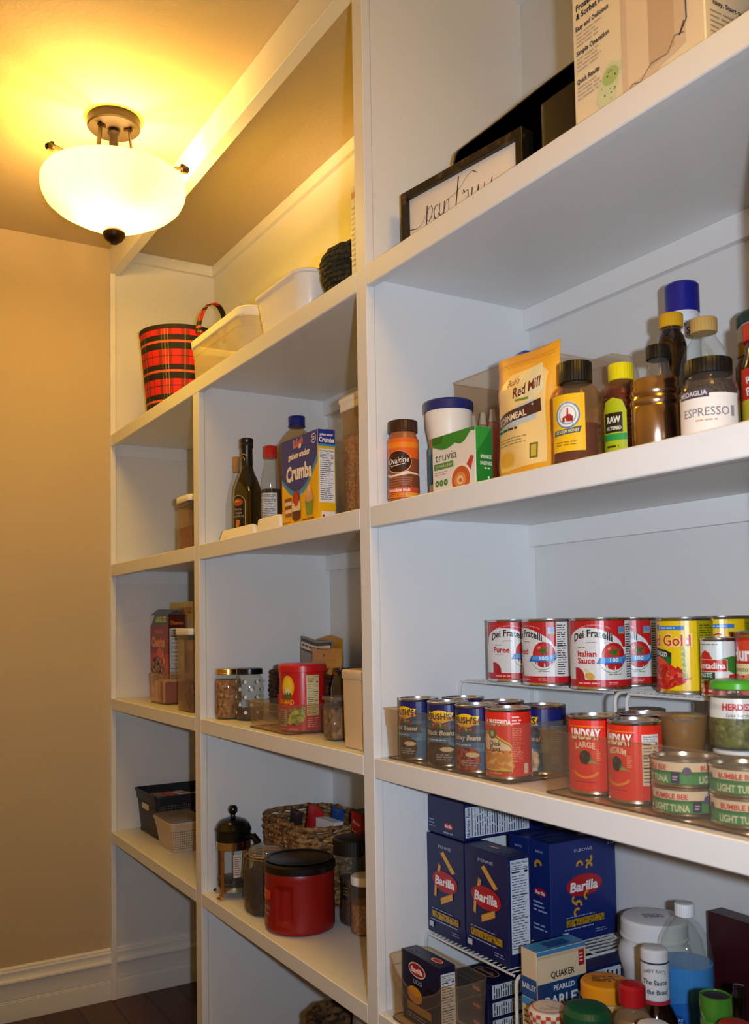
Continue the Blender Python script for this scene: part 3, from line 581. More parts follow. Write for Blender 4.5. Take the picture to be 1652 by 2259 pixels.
for k, (lb, hh) in enumerate((('lower salsa jar, mostly hidden behind the tuna tins', .078), ('salsa jar with a bright green lid at the right edge of the picture', .0925))):
    t = thing('salsa_jar', lb, 'jar', (2.548, .1500, BZ0 + (.0785 if k else 0)), 0, 'salsa jars')
    lathe('jar_glass', [(.026, 0), (.0335, .002), (.0360, .008), (.0362, hh * .62), (.0345, hh * .72), (.0315, hh * .80), (.031, hh * .84), (.031, hh * .97), (0, hh * .97)], GLS, t, 44)
    lathe('salsa', [(0, .003), (.031, .003), (.0340, .008), (.0342, hh * .62), (.0300, hh * .74), (0, hh * .75)], SAL, t, 40)
    if k: cap(t, .0345, hh - .0125, hh, GR, 'lid', top=.003)
    else: cap(t, .0330, hh - .006, hh, plas('#d8d6cf'), 'lid')
    P = Print(cyl_surf(.0364, -56, 0), t); v0, v1 = (hh * .12, hh * .55) if not k else (hh * .46, hh * .74)
    if k:
        P = Print(cyl_surf(.0366, -52, 0, rf=lambda v: .0367 if v < hh * .62 else .0367 - (v - hh * .62) * .18), t)
    P.rect('#dfdbcf', -.046, v0, .05, v1); P.text('#c2242c', 'HERDEZ', .0, v1 - .011, .0082, .040, bold=.04); P.text('#3a3a34', 'Salsa Verde', .0, v1 - .0215, .0050, .030, sh=.3)
    if not k: P.rect('#58a04a', -.03, v0, .03, v0 + .006)
    P.done()
t = thing('clasp_lid_jar', 'dark round lid showing under the white wire riser behind the red olive tins', 'jar', (2.285, .262, CZ), 0)
lathe('jar_body', [(0, 0), (.028, 0), (.030, .003), (.030, .098), (.027, .104), (0, .104)], mat('smoke_tin', '#55504a', .3, .6), t, 36); lathe('lid_rim', [(0, .104), (.0315, .104), (.032, .106), (.0315, .109), (.028, .110), (0, .108)], METAL, t, 36)

# ------------------------------------------------------------------ second shelf, right bay
def label_lines(P, c, u0, u1, vs, h=.003):
    for v in vs: P.lines(c, u0, v, u1, v + h, 1, .7)
t = thing('malt_drink_jar', 'orange and brown malt drink jar with a brown screw lid, nearest the partition', 'jar', (1.884, .056, BZ), 0); r = .0300
lathe('jar_body', [(0, 0), (.026, 0), (.0295, .003), (.030, .012), (.030, .118), (.0275, .130), (.0255, .136), (.0255, .150), (0, .150)], plas('#a5623c', .3), t, 44); cap(t, .0288, .1395, .1630, plas('#3b1d14', .35), 'lid', ribs=30)
P = wrap(t, .0302, .010, .126, '#8c4a2c', -54); H = .116
P.rect('#e8641c', -.094, H * .66, .094, H); P.rect('#f0891f', -.094, H * .84, .094, H * .93); P.ell('#e9b27c', 0, H * .60, .0275, .0222); P.ell('#3a160f', 0, H * .605, .0262, .0208); P.text('#efe6dc', 'Ovaltine', 0, H * .63, .0110, .045, bold=.01, sh=.2, rot=6); P.stroke('#efe6dc', [(-.016, H * .535), (-.004, H * .545), (.014, H * .575)], .0012)
P.poly('#e7d8c6', [(-.09, H * .36), (-.03, H * .42), (-.015, H * .385), (.004, H * .405), (.018, H * .45), (.028, H * .43), (.09, H * .36), (.09, H * .30), (-.09, H * .30)]); P.poly('#7d4429', [(-.09, H * .36), (-.03, H * .385), (-.018, H * .35), (.008, H * .375), (.022, H * .40), (.09, H * .36), (.09, H * .16), (-.09, H * .16)])
for i in range(4): P.stroke('#a7694a', [(-.028, H * (.22 + i * .04)), (-.01, H * (.20 + i * .045)), (.012, H * (.235 + i * .035)), (.028, H * (.21 + i * .04))], .0016)
P.rect('#d94f2e', -.05, H * .10, .06, H * .175); P.text('#f3dccf', 'chocolate malt', 0, H * .138, .0065, .046, bold=.03); P.rect('#e57a1c', -.05, H * .01, .012, H * .09); P.rect('#f0a23e', .013, H * .01, .05, H * .09); P.lines('#9a3a18', -.026, H * .025, .010, H * .08, 2, .4); P.done()
t = thing('marshmallow_tub', 'white marshmallow spread tub with a navy lid', 'tub', (1.932, .132, BZ), 0)
lathe('tub_body', [(0, 0), (.036, 0), (.039, .003), (.0405, .010), (.0405, .090), (.0385, .105), (.0385, .115), (.0450, .150), (.0455, .180), (0, .181)], plas('#efe6d8', .35), t, 48); cap(t, .0480, .178, .2000, plas('#1f2568', .35), 'lid', top=.003)
P = Print(cyl_surf(.0407, -62, 0), t); P.poly('#4ea4dc', [(-.040, .036), (.040, .036), (.040, .098), (-.040, .098)]); P.poly('#1d4aa0', [(-.026, .036), (.010, .036), (.002, .095), (-.015, .095)]); P.poly('#1d4aa0', [(.028, .036), (.04, .036), (.04, .06)])
P.text('#3b5fa6', 'Fluff', -.006, .1075, .0165, .038, bold=.05, sh=.2); P.text('#f1ece6', 'Fluff', -.006, .1075, .0155, .036, bold=.04, sh=.2); P.ell('#7ec8ea', -.03, .1, .012, .007); P.stroke('#b93a7c', [(.018, .128), (.030, .122), (.040, .126)], .002); P.text('#dfe6f2', 'NET WT', -.009, .047, .004, .012); P.done()
clear_bin('tall clear bin with a tan rim at the back, behind the white tub', 1.852, 2.118, .200, .385, BZ, .262, rad=.01, flare=.004, name='clear_storage_bin')
g = 'pink squeeze bottles in the tall clear bin'
for i in range(5):
    t = thing('squeeze_bottle', 'slim pink bottle with a white tip in the tall clear bin', 'bottle', (1.880 + i * .031, .232, BZ + .003), 0, g)
    lathe('bottle_body', [(0, 0), (.012, 0), (.0125, .003), (.0125, .150), (.008, .160), (.006, .165), (0, .165)], plas('#d79aa8' if i != 3 else '#cf4a90', .35), t, 20); lathe('tip', [(.008, .1652), (.007, .1702), (.0045, .190), (0, .191)], plas('#efece6', .3), t, 18)
t = thing('folded_bag', 'crumpled bright blue bag showing behind the yellow cornmeal bag', 'bag', (1.940, .315, BZ + .003), -15); t.scale = (1, 1, 1.05)
bm = NB(); random.seed(5); loops(bm, [rring(.085 * (1 + random.uniform(-.1, .1)), .05 * (1 + random.uniform(-.15, .15)), .018, z_, 3, random.uniform(-.004, .004), random.uniform(-.004, .004)) for z_ in [.0, .05, .10, .15, .19, .225, .26]] + [rring(.06, .03, .012, .285, 3), rring(.03, .016, .006, .300, 3, .008)]); obj('bag_body', bm, plas('#1553a8', .3), t)
t = carton('sweetener_box', 'green and white sweetener box with a red coffee cup on it', 2.060, .0640, BZ, .128, .036, .1085, '#e6e1d8')
P = front(t, .128, .036, .1085, name='printed_front')
P.poly('#2b8a2f', [(-.0635, .108)] + [(-.0635 + .127 * i / 20, .092 - .010 * sin(i / 20 * 5.2) - (.012 if 11 < i < 18 else 0) * sin((i - 11) / 7 * PI)) for i in range(21)] + [(.0635, .108)]); P.poly('#1f6d24', [(-.0635, .108), (-.0635, .095), (-.035, .094), (-.028, .108)])
P.text('#4d5b2c', 'truvia', -.022, .0700, .0155, .066); P.rect('#4f8a35', -.0585, .0475, .0, .0585); P.text('#dfe8cf', 'STEVIA LEAF', -.029, .0530, .0052, .050); P.lines('#b98f7c', -.057, .036, -.012, .044, 2, .35)
for i in range(3): P.ell('#3f7d2c', -.050 + i * .0135, .0225, .0058); P.ell('#8fb575', -.050 + i * .0135, .0225, .0028)
P.poly('#c4372a', [(.034, .040), (.052, .060), (.060, .056), (.048, .030)]); P.ell('#ece4d8', .0215, .0215, .0315, .0285, n=40); P.ell('#c65a2b', .022, .0215, .0265, .0235, n=40); P.ell('#d98a4e', .020, .0205, .0165, .0140); P.ell('#eec79a', .020, .0205, .0095, .0078); P.ell('#c8713a', .021, .020, .0048, .0038); P.rect('#2a1a12', -.0635, .0005, .0635, .0015); P.done()
P = side(t, .128, .036, .1085); P.rect('#1f7a2c', -.0178, .0005, .0178, .108); P.poly('#2f9438', [(-.0178, .108), (.0178, .108), (-.0178, .06)])
P.text('#dce9d6', 'SPRINKLE', .004, .0560, .0060, .024, bold=.02); P.text('#dce9d6', 'SWEETNESS', .004, .0445, .0060, .026, bold=.02); P.lines('#dce9d6', .0, .034, .012, .038, 1, .6); P.ell('#dce9d6', .009, .020, .0022); P.done()

def pouch(name, lab, x, y, z, w, h, th, m, rot=0.0, tilt=0.0, group=None, wav=0.0, cat='bag', taper=.92, seed=1):
    """filled flat-topped bag with a crimped top; front towards -y"""
    t = thing(name, lab, cat, (x, y, z), rot, group); t.rotation_euler[1] = R(tilt); t.location.z += w / 2 * abs(sin(R(tilt))) + .0008; rg = random.Random(seed)
    NU, NV = 18, 22; ph = rg.uniform(0, 6)
    def dep(u, v):
        b = max(0, 1 - (2 * u - 1) ** 2) ** .55; e = min(1, (1 - v) / .30) ** .8 if v > .7 else 1.0; lo = min(1.0, .55 + v * 4)
        return th / 2 * b * e * lo + .0008 + (.0022 * sin(u * 9 + v * 7 + ph) * b * e)
    def wd(v): return w / 2 * (1 - (1 - taper) * min(1, max(0, 1 - abs(v - .5) * 2)))
    rings = []
    for j in range(NV + 1):
        v = j / NV; zz = h * v; ring = []
        for i in range(NU + 1): u = i / NU; ring.append(((2 * u - 1) * wd(v), -dep(u, v), zz + wav * sin(u * 6 + ph) * v))
        for i in range(NU, -1, -1): u = i / NU; ring.append(((2 * u - 1) * wd(v) * .999, dep(u, v), zz + wav * sin(u * 6 + ph) * v))
        rings.append(ring)
    bm = NB(); loops(bm, rings); obj('bag_body', bm, m, t, smooth=50)
    def surf(a, b, off):
        v = min(1, max(0, b / h)); u = min(1, max(0, (a / wd(v) + 1) / 2)); return Vector(((2 * u - 1) * wd(v), -dep(u, v) - off - .0003, b + wav * sin(u * 6 + ph) * v))
    return t, (surf, w * .05)
def sub_print(t, sf, h, name='printed_label', rows=14):
    P = Print(sf, t, name, base=.0004)
    def add(c, polys, bump=True):
        out = []
        b3 = NB()
        for pl in polys:
            try: b3.faces.new([b3.verts.new((x, y, 0)) for x, y in pl])
            except ValueError: pass
        for k in range(1, rows * 2): bmesh.ops.bisect_plane(b3, geom=b3.verts[:] + b3.edges[:] + b3.faces[:], plane_co=(0, h * k / (rows * 2), 0), plane_no=(0, 1, 0), dist=1e-6)
        out = [[(v.co.x, v.co.y) for v in f.verts] for f in b3.faces]; b3.free(); return Print.add(P, c, out, bump)
    P.add = add; return P
t, sf = pouch('cornmeal_bag', 'yellow cornmeal bag with a clear window and a crimped top', 2.224, .082, BZ, .152, .214, .056, plas('#eda92b', .38), wav=.002)
P = sub_print(t, sf, .214); P.poly('#f1cf86', [(-.052, .018), (.058, .022), (.056, .11), (.062, .165), (.045, .182), (-.02, .178), (-.052, .150), (-.058, .1)]); P.poly('#e9dca8', [(.0, .175), (.05, .184), (.056, .14), (.03, .12), (.0, .14)])
P.text('#6d1f22', "Bob's", -.010, .163, .0120, .026, bold=.01, sh=.3, rot=8); P.text('#6d1f22', 'Red Mill', .022, .148, .0165, .058, bold=.02, sh=.3, rot=10); P.rect('#7c8f3a', -.002, .1285, .026, .1325)
P.poly('#b8c3c6', [(-.062, .078), (.040, .094), (.040, .126), (.004, .121), (-.062, .096)]); P.poly('#4c2b24', [(-.068, .088), (.050, .104), (.050, .125), (-.068, .106)]); P.text('#e6d6b4', 'CORNMEAL', -.014, .1035, .0105, .072, bold=.02, rot=8); P.lines('#3a3230', -.06, .0815, .02, .088, 1, .6); P.lines('#8a7b50', -.052, .058, .030, .072, 3, .3); P.ell('#eec35a', -.030, .036, .026, .016); P.ell('#dfae3e', -.030, .036, .021, .012)
P.rect('#7a6420', .030, .030, .044, .055); P.rect('#c9ae42', .0325, .033, .0415, .052); P.lines('#8a5a12', -.05, .006, .04, .013, 1, .5); P.stroke('#c98a1c', [(-.070, .199), (.070, .199)], .0012); P.stroke('#c98a1c', [(-.070, .194), (.070, .194)], .0009); P.done()
t = thing('clear_pouch', 'clear plastic pouch bulging up behind the honey bottle', 'bag', (2.262, .225, BZ), 0)
bm = NB(); loops(bm, [rring(.115 * a, .07 * b, .02, z_, 5, cx_) for a, b, z_, cx_ in ((.8, .6, 0, 0), (1, .95, .03, 0), (1, 1, .09, 0), (1, .8, .15, 0), (.98, .4, .19, .0), (.9, .15, .205, -.004), (.5, .06, .219, -.018))]); obj('bag_body', bm, clear('film', '#e6dccb', .22, .12, .8), t)
bm = NB(); loops(bm, [rring(.100 * a, .06 * a, .018, z_, 4) for a, z_ in ((.8, .002), (1, .03), (1, .10), (.7, .13))]); obj('filling', bm, plas('#c9a878', .6), t)

AMB = mat('honey_amber', '#5a1f08', .12, spec=.6); AMB2 = mat('honey_dark', '#3a1206', .12, spec=.6); BKC = plas('#0d0d0d', .4)
def fluid_bottle(t, prof, fill, gm, fm, n=48, inset=.0012, capz=None, sx=1.0, sy=1.0, sq=2.0):
    lathe('bottle_glass', prof, gm, t, n, sx=sx, sy=sy, sq=sq, capt=False)
    pr = [(0, prof[0][1] + .0015)] + [(max(r - inset, .001), z + .0015 if i == 0 else z) for i, (r, z) in enumerate(prof) if z < fill]
    a = [p for p in prof if p[1] < fill][-1]; b = [p for p in prof if p[1] >= fill][0]; k = (fill - a[1]) / (b[1] - a[1]); rr = a[0] + (b[0] - a[0]) * k - inset
    pr += [(rr, fill), (0, fill)]; lathe('contents', pr, fm, t, n, sx=sx, sy=sy, sq=sq)
t = thing('honey_bottle', 'squeeze honey bottle with a black cap and yellow label', 'bottle', (2.347, .066, BZ), 0)
pr = [(.030, 0), (.0375, .003), (.0385, .010), (.0370, .050), (.0385, .092), (.0380, .108), (.033, .120), (.026, .126), (.0195, .128), (.0195, .136)]
fluid_bottle(t, pr, .0640, clear('honey_film', '#f0d8b4', .05, .05, .6), AMB, sx=1.0, sy=.92); cap(t, .0250, .1300, .1620, BKC, ribs=34)
P = Print(cyl_surf(.0376, -66, 0, rf=lambda v: .0388, sy=.95), t); P.rect('#edb81a', -.028, .022, .026, .1075)
P.ell('#5a86a8', 0, .0760, .0190, .0200); P.ell('#e6e3da', 0, .0760, .0165, .0175); P.ell('#7fa3ba', 0, .0760, .0135, .0145); P.ell('#e9e4dc', 0, .0765, .0118, .0128); P.poly('#a02a22', [(-.008, .066), (.008, .066), (.009, .073), (.0045, .077), (.002, .077), (.0018, .087), (-.0004, .087), (-.001, .076), (-.0075, .073)]); P.poly('#36505f', [(-.024, .046), (.018, .049), (.021, .0585), (.0, .0555), (-.022, .0545)]); P.text('#e9dca0', 'GOLDEN HONEY', -.001, .0520, .0045, .036, bold=.02, rot=3); P.text('#e9e4d6', 'GREAT LAKES', 0, .0925, .0034, .022, bow=.003); P.lines('#8a6a14', -.02, .030, .02, .038, 2, .35); P.done()
t = thing('honey_bottle', 'ribbed honey bottle with a yellow cap, second from the front', 'bottle', (2.378, .1300, BZ), 0)
bm = NB(); prof = [(.022, 0), (.0260, .002)] + [(.0265 + (.0011 if i % 2 else -.0004), .006 + i * .0034) for i in range(32)] + [(.0245, .120), (.018, .128), (.0165, .1295), (.0165, .137)]
fluid_bottle(t, prof, .1190, clear('honey_film2', '#f0c090', .05, .05, .6), AMB); cap(t, .0190, .1345, .1605, plas('#e6d512', .35), ribs=26)
P = Print(cyl_surf(.0282, -74, 0), t); P.poly('#b5bd1c', [(-.020, .010), (.020, .010), (.020, .085), (.014, .100), (.0, .105), (-.014, .100), (-.020, .085)]); P.rect('#2a2416', -.016, .052, .014, .082); P.text('#e8e6cc', 'RAW', 0, .0715, .0090, .022, bold=.04); P.text('#e8e6cc', 'FILTERED', 0, .0585, .0048, .024, bold=.03); P.rect('#2f9c4a', -.018, .040, .020, .050); P.lines('#3a3a14', -.012, .028, .012, .034, 1, .5); P.done()
t = thing('shaker_tin', 'ribbed copper-coloured shaker tin between the honey and the espresso jar', 'tin', (2.4850, .0830, BZ), 0)
COP = mat('copper_metal', '#b59a84', .2, 1.0); lathe('tin_body', [(0, 0), (.0305, 0), (.0325, .003), (.0330, .064), (.0322, .066), (.0340, .070), (.0344, .074), (.0326, .078), (.0322, .080), (.0340, .084), (.0344, .088), (.0326, .092), (.0335, .097), (.0325, .1035), (.0300, .105), (0, .1045)], COP, t, 56)
t = thing('spice_jar', 'clear spice jar with a black screw cap standing behind the copper tin', 'jar', (2.4230, .1620, BZ), 0); lathe('jar_glass', [(.02, 0), (.0235, .003), (.0240, .10), (.023, .125), (.0170, .142), (.0145, .158), (.0150, .166)], GLS, t, 36, capt=False); lathe('spice', [(0, .003), (.0222, .004), (.0225, .095), (0, .096)], mat('dark_spice', '#2a1a12', .8), t, 30); cap(t, .0178, .1600, .1815, BKC, ribs=24)
t = thing('small_jar', 'small black-lidded jar peeking out between honey and spice jar', 'jar', (2.3350, .2050, BZ), 0); lathe('jar_body', [(0, 0), (.0225, 0), (.0235, .003), (.0235, .115), (.021, .122), (0, .122)], mat('dark_glass', '#17130f', .1), t, 32); cap(t, .0240, .1225, .1500, BKC)
t = thing('syrup_bottle', 'tall dark syrup bottle with a mustard yellow cap', 'bottle', (2.4080, .2100, BZ), 0); DK = mat('brown_bottle', '#1d0c07', .07, spec=.8, coat=.5)
lathe('bottle_body', [(0, 0), (.0215, 0), (.023, .003), (.023, .110), (.020, .135), (.0185, .150), (.0215, .170), (.0225, .190), (.019, .206), (.0145, .213), (.0145, .222), (0, .222)], DK, t, 40); cap(t, .0182, .2200, .2415, plas('#d9a21a', .4), ribs=26); lathe('neck_ring', [(.015, .2145), (.0165, .2150), (.0165, .2175), (.015, .218)], GLS, t, 30)
t = thing('spray_can', 'tall cooking spray can with a royal blue cap', 'can', (2.3560, .3000, BZ), 0)
lathe('can_body', [(0, 0), (.0255, 0), (.0275, .003), (.0275, .255), (.0262, .268), (.0245, .274), (0, .274)], plas('#dfe3e6', .3), t, 44); cap(t, .0272, .2720, .3230, plas('#141c86', .3), top=.0035)
P = Print(cyl_surf(.0277, -62, 0), t); P.text('#2a50b0', "Baker's", -.012, .2380, .0210, .062, bold=.05, sh=.2, rot=4); P.text('#eef0f4', "Baker's", -.012, .2380, .0200, .060, bold=.045, sh=.2, rot=4); P.text('#1d3fa4', "Baker's", -.012, .2380, .0190, .058, bold=.0, sh=.2, rot=4); P.rect('#1d3fa4', -.04, .10, .04, .18); P.done()
t = thing('juice_bottle', 'clear round-shouldered bottle with a tan cap, behind the espresso jar', 'bottle', (2.4720, .2050, BZ), 0)
fluid_bottle(t, [(.030, 0), (.0365, .004), (.0370, .060), (.0345, .078), (.0365, .095), (.0375, .128), (.0340, .152), (.0260, .172), (.0180, .184), (.0165, .190), (.0165, .200)], .055, GLS, mat('red_drink', '#b8321a', .2)); cap(t, .0192, .1930, .2150, TAN, ribs=26)
t = thing('espresso_jar', 'instant espresso jar with a black lid and white label', 'jar', (2.5700, .0880, BZ), 0); r = .0370
lathe('jar_glass', [(.031, 0), (.0365, .003), (.0370, .010), (.0370, .066), (.0350, .076), (.0290, .084), (.0275, .088), (.0275, .100)], GLS, t, 48, capt=False); lathe('coffee', [(0, .003), (.0345, .004), (.0352, .012), (.0352, .072), (.029, .081), (0, .081)], grain('coffee_granules', ['#1a0d08', '#3a2115', '#2a160d', '#4c2d1c'], 260, .55, bump=.6), t, 40); cap(t, .0300, .0905, .1115, BKC, 'lid', ribs=36)
P = Print(cyl_surf(.0373, -58, 0), t); P.rect('#e6dfd6', -.044, .010, .046, .0605); P.rect('#463c46', -.040, .0560, .004, .0680); P.text('#d8d2da', 'MEDAGLIA', -.018, .0620, .0062, .040, bold=.02); P.text('#6a6570', 'ESPRESSO', -.001, .0370, .0108, .060); P.lines('#c9a27c', -.014, .024, .020, .028, 1, .5); P.rect('#8d8a92', .032, .030, .037, .044); P.done()
t = thing('salsa_bottle', 'dark red-capped bottle with a red and yellow label at the right edge', 'bottle', (2.5980, .1620, BZ), 0)
lathe('bottle_body', [(0, 0), (.024, 0), (.0265, .003), (.0268, .100), (.0235, .116), (.0205, .126), (.0200, .138), (0, .138)], mat('dark_sauce', '#2a0c08', .1, spec=.7), t, 40); cap(t, .0238, .1400, .1645, plas('#c01c16', .35), ribs=28)
P = Print(cyl_surf(.0270, -58, 0), t); P.rect('#cf2a20', -.04, .060, .04, .102); P.text('#efe3d2', 'Roasted', .0, .090, .0085, .044, bold=.02, rot=12); P.text('#efe3d2', 'Pepper', .0, .0745, .0105, .044, bold=.03, rot=12); P.rect('#d2b42c', -.04, .018, .04, .060); P.text('#2a1a0a', 'Red', .0, .047, .0085, .022, bold=.02, rot=10); P.text('#2a1a0a', 'sauce', .002, .032, .0085, .032, bold=.02, rot=10); P.rect('#b8202a', -.04, .006, .04, .018); P.done()
t = thing('gold_lid_jar', 'small jar with a dull gold lid between the espresso jar and the green-lidded tub', 'jar', (2.5160, .2600, BZ), 0); lathe('jar_glass', [(0, 0), (.025, 0), (.027, .003), (.027, .140), (.023, .152), (0, .152)], mat('olive_contents', '#6a4a18', .25), t, 36); cap(t, .0240, .1530, .1760, mat('gold_lid', '#a8873c', .35, .6), 'lid')
t = thing('seasoning_tub', 'round white tub with a dark green lid at the back right', 'tub', (2.4900, .3350, BZ), 0); lathe('tub_body', [(0, 0), (.043, 0), (.0455, .003), (.0460, .222), (0, .222)], plas('#e4e1d8', .4), t, 48); cap(t, .0478, .2200, .2420, plas('#153a30', .35), 'lid', top=.004)
P = Print(cyl_surf(.0463, -50, 0), t); P.poly('#dd8b2c', [(-.018, .222), (.018, .222), (.006, .210), (.0, .200), (-.006, .210)]); P.text('#4a4440', 'HOME KITCHEN', .0, .196, .0075, .070, bold=.02); P.rect('#b9b2a0', -.045, .02, .045, .17); P.done()

# ------------------------------------------------------------------ top shelf, right bay
t = thing('framed_sign', 'black-framed white sign reading pantry in flowing script', 'sign', (2.0564, .0834, AZ), 8)
w, h, d, f = .310, .128, .030, .0150
FRM = grain('distressed_black_wood', ['#0c0908', '#14100d', '#120d0a', '#1a130f', '#5a3f26'], 45, .45, (1, 1, 1), .3, 'NOISE')
bm = NB(); box(bm, -w / 2, -d / 2, h - f, w / 2, d / 2, h, .001); box(bm, -w / 2, -d / 2, 0, w / 2, d / 2, f, .001); box(bm, -w / 2, -d / 2, f, -w / 2 + f, d / 2, h - f, .001); box(bm, w / 2 - f, -d / 2, f, w / 2, d / 2, h - f, .001); obj('frame', bm, FRM, t)
bx('panel', -w / 2 + f, -d / 2 + .010, f, w / 2 - f, d / 2 - .004, h - f, mat('sign_white', '#ece4d8', .6), t)
P = Print(plane_surf((0, -d / 2 + .010, .014), (1, 0, 0), (0, -1, 0)), t, 'script_lettering'); INK = '#15110f'
def brush(pts, w0):
    for i in range(2):
        o2 = []
        for (x0, y0), (x1, y1) in zip(pts, pts[1:]): o2 += [(x0, y0), (.75 * x0 + .25 * x1, .75 * y0 + .25 * y1), (.25 * x0 + .75 * x1, .25 * y0 + .75 * y1)]
        pts = o2 + [pts[-1]]
    pts = [(x_ * .9, y_) for x_, y_ in pts]
    for i, ((x0, y0), (x1, y1)) in enumerate(zip(pts, pts[1:])): P.stroke(INK, [(x0, y0), (x1, y1)], w0 * (1.0 if y1 < y0 else .62), bump=False)
P.l += P.st
brush([(-.157, .040), (-.135, .036), (-.120, .038), (-.104, .052)], .0014)
brush([(-.1000, .0700), (-.1020, .045), (-.1060, .0160)], .0026); brush([(-.1020, .050), (-.095, .064), (-.087, .066), (-.084, .058), (-.088, .044), (-.096, .038), (-.101, .042)], .0018)
brush([(-.066, .060), (-.074, .062), (-.080, .052), (-.078, .038), (-.070, .036), (-.064, .048), (-.062, .062), (-.064, .044), (-.060, .036), (-.054, .042)], .0019)
brush([(-.048, .062), (-.051, .036)], .0022); brush([(-.050, .044), (-.042, .060), (-.036, .062), (-.035, .050), (-.036, .036), (-.030, .040)], .0018)
brush([(-.006, .093), (-.010, .070), (-.016, .034)], .0027); brush([(-.040, .062), (-.020, .064), (.000, .072), (.018, .086), (.034, .090), (.046, .082)], .0014)
brush([(.004, .056), (.008, .064), (.010, .058), (.020, .060), (.020, .050), (.016, .036), (.020, .034)], .0020)
brush([(.032, .060), (.030, .046), (.034, .036), (.042, .042), (.050, .060), (.047, .044), (.050, .036), (.056, .040)], .0022)
brush([(.066, .058), (.064, .044), (.070, .036), (.080, .046), (.086, .060), (.078, .030), (.068, .016), (.062, .0160)], .0020); brush([(.076, .0420), (.095, .036), (.120, .036), (.155, .044)], .0013)
P.done()
t = thing('roasting_pan', 'black roasting pan standing on its side behind the pantry sign', 'pan', (2.165, .1650, AZ), 0)
PAN = mat('black_enamel', '#0d0b0a', .28, var=.1); 
def pan_ring(s, y, z0):
    pts = []
    for i in range(61):
        x = -.205 + .41 * i / 60; pts.append(x)
    top = [(x * s, y, z0 + .206 + .004 * (0.5 - 0.5 * cos(PI * min(1, max(0, (x + .10) / .19)))) * (1 - (max(0, x - .13) / .075) ** 2)) for x in pts]
    top[0] = (top[0][0], y, z0 + .190); top[1] = (top[1][0], y, z0 + .202); return top + [(.205 * s, y, z0 + .03), (.19 * s, y, z0), (-.19 * s, y, z0), (-.205 * s, y, z0 + .03)]
def shr(ring, k, y): cx = sum(p[0] for p in ring) / len(ring); cz = .105; return [(cx + (p[0] - cx) * k, y, cz + (p[2] - cz) * k) for p in ring]
R0 = pan_ring(1, 0, 0)
bm = NB(); loops(bm, [shr(R0, 1.0, -.030), shr(R0, 1.0, -.026), shr(R0, .93, -.022), shr(R0, .88, .035), shr(R0, .80, .040), shr(R0, .30, .0405), shr(R0, .30, .0385), shr(R0, .79, .0380), shr(R0, .865, .033), shr(R0, .915, -.0245), shr(R0, .975, -.030)], True, True)
obj('pan_body', bm, PAN, t)
bm = NB(); loops(bm, [rring(.11, .05, .02, z_, 6) for z_ in (.004, .125, .135)] ); o = obj('rack_insert', bm, mat('black_insert', '#0d0a09', .5), t, loc=(.145, -.055, 0))
bm = NB(); tube(bm, arc_pts([(.070, -.042, .012), (.070, -.042, .135), (.084, -.042, .140), (.084, -.042, .012)], .03), .004, 8); obj('handle', bm, PAN, t)
t = carton('dessert_maker_box', 'large cream box for a frozen yogurt and sorbet maker', 2.497, .165, AZ, .236, .230, .330, '#e6d9bd', bev=.0015)
P = front(t, .236, .23, .33, name='printed_front'); u = -.118
P.text('#17130f', 'Cuisinart', -.030, .256, .036, .160, bold=.05)
P.text('#17130f', 'Frozen Yogurt', u + .0445, .2120, .0092, .072, bold=.03); P.text('#17130f', '& Sorbet Maker', u + .0460, .1985, .0092, .076, bold=.03)
for s_, v in (('Easy and Delicious', .1800), ('Simple Operation', .1420), ('Quick Results', .0980)):
    P.text('#2a201a', s_, u + (.040 if 'Q' not in s_ else .030), v, .0070, .066 if 'Q' not in s_ else .046, bold=.03); P.lines('#b9a68a', u + .008, v - .030, u + .062, v - .007, 4, .35)
P.poly('#d3bfa6', [(-.022, .035), (-.022, .188), (-.004, .212), (.030, .218), (.030, .262), (.078, .262), (.088, .20), (.088, .050), (.05, .042), (.02, .030)]); P.poly('#dfcdb4', [(-.012, .040), (-.012, .180), (.026, .185), (.026, .045)]); P.poly('#c4ad92', [(.026, .045), (.070, .055), (.070, .19), (.026, .185)]); P.poly('#b39c86', [(-.020, .188), (-.006, .207), (.006, .206), (-.006, .188)]); P.poly('#8a7060', [(.030, .197), (.048, .224), (.060, .228), (.046, .204)])
P.stroke('#6a5a50', [(-.022, .186), (-.004, .212), (.030, .218), (.030, .262)], .0012); P.stroke('#5a4a44', [(.088, .21), (.090, .08), (.078, .064), (.086, .080)], .0022); P.stroke('#5a4a40', [(.086, .064), (.070, .068), (.058, .050), (.030, .052), (.010, .036), (-.004, .040), (-.014, .030), (-.020, .036)], .0011)
P.poly('#ccd6ae', [(-.072, .048), (-.066, .070), (-.054, .088), (-.040, .094), (-.028, .086), (-.020, .090), (-.026, .070), (-.034, .050), (-.036, .020), (-.060, .016), (-.064, .036)]); P.ell('#a9c07c', -.044, .074, .016, .013); P.blobs(['#4a3a2c'], -.062, .025, -.034, .085, .0012, 16); P.ell('#2c1a16', -.078, .008, .018, .014); P.ell('#e6d9bd', -.078, .004, .014, .010); P.done()
P = side(t, .236, .23, .33); P.text('#2a201a', 'Easy, Start to Finish', -.055, .092, .0062, .088, bold=.03); P.lines('#a8967c', -.105, .020, -.02, .082, 9, .35); P.lines('#a8967c', .01, .020, .10, .09, 10, .35); P.text('#17130f', 'Cuisinart', .0, .256, .030, .150, bold=.05); P.done()

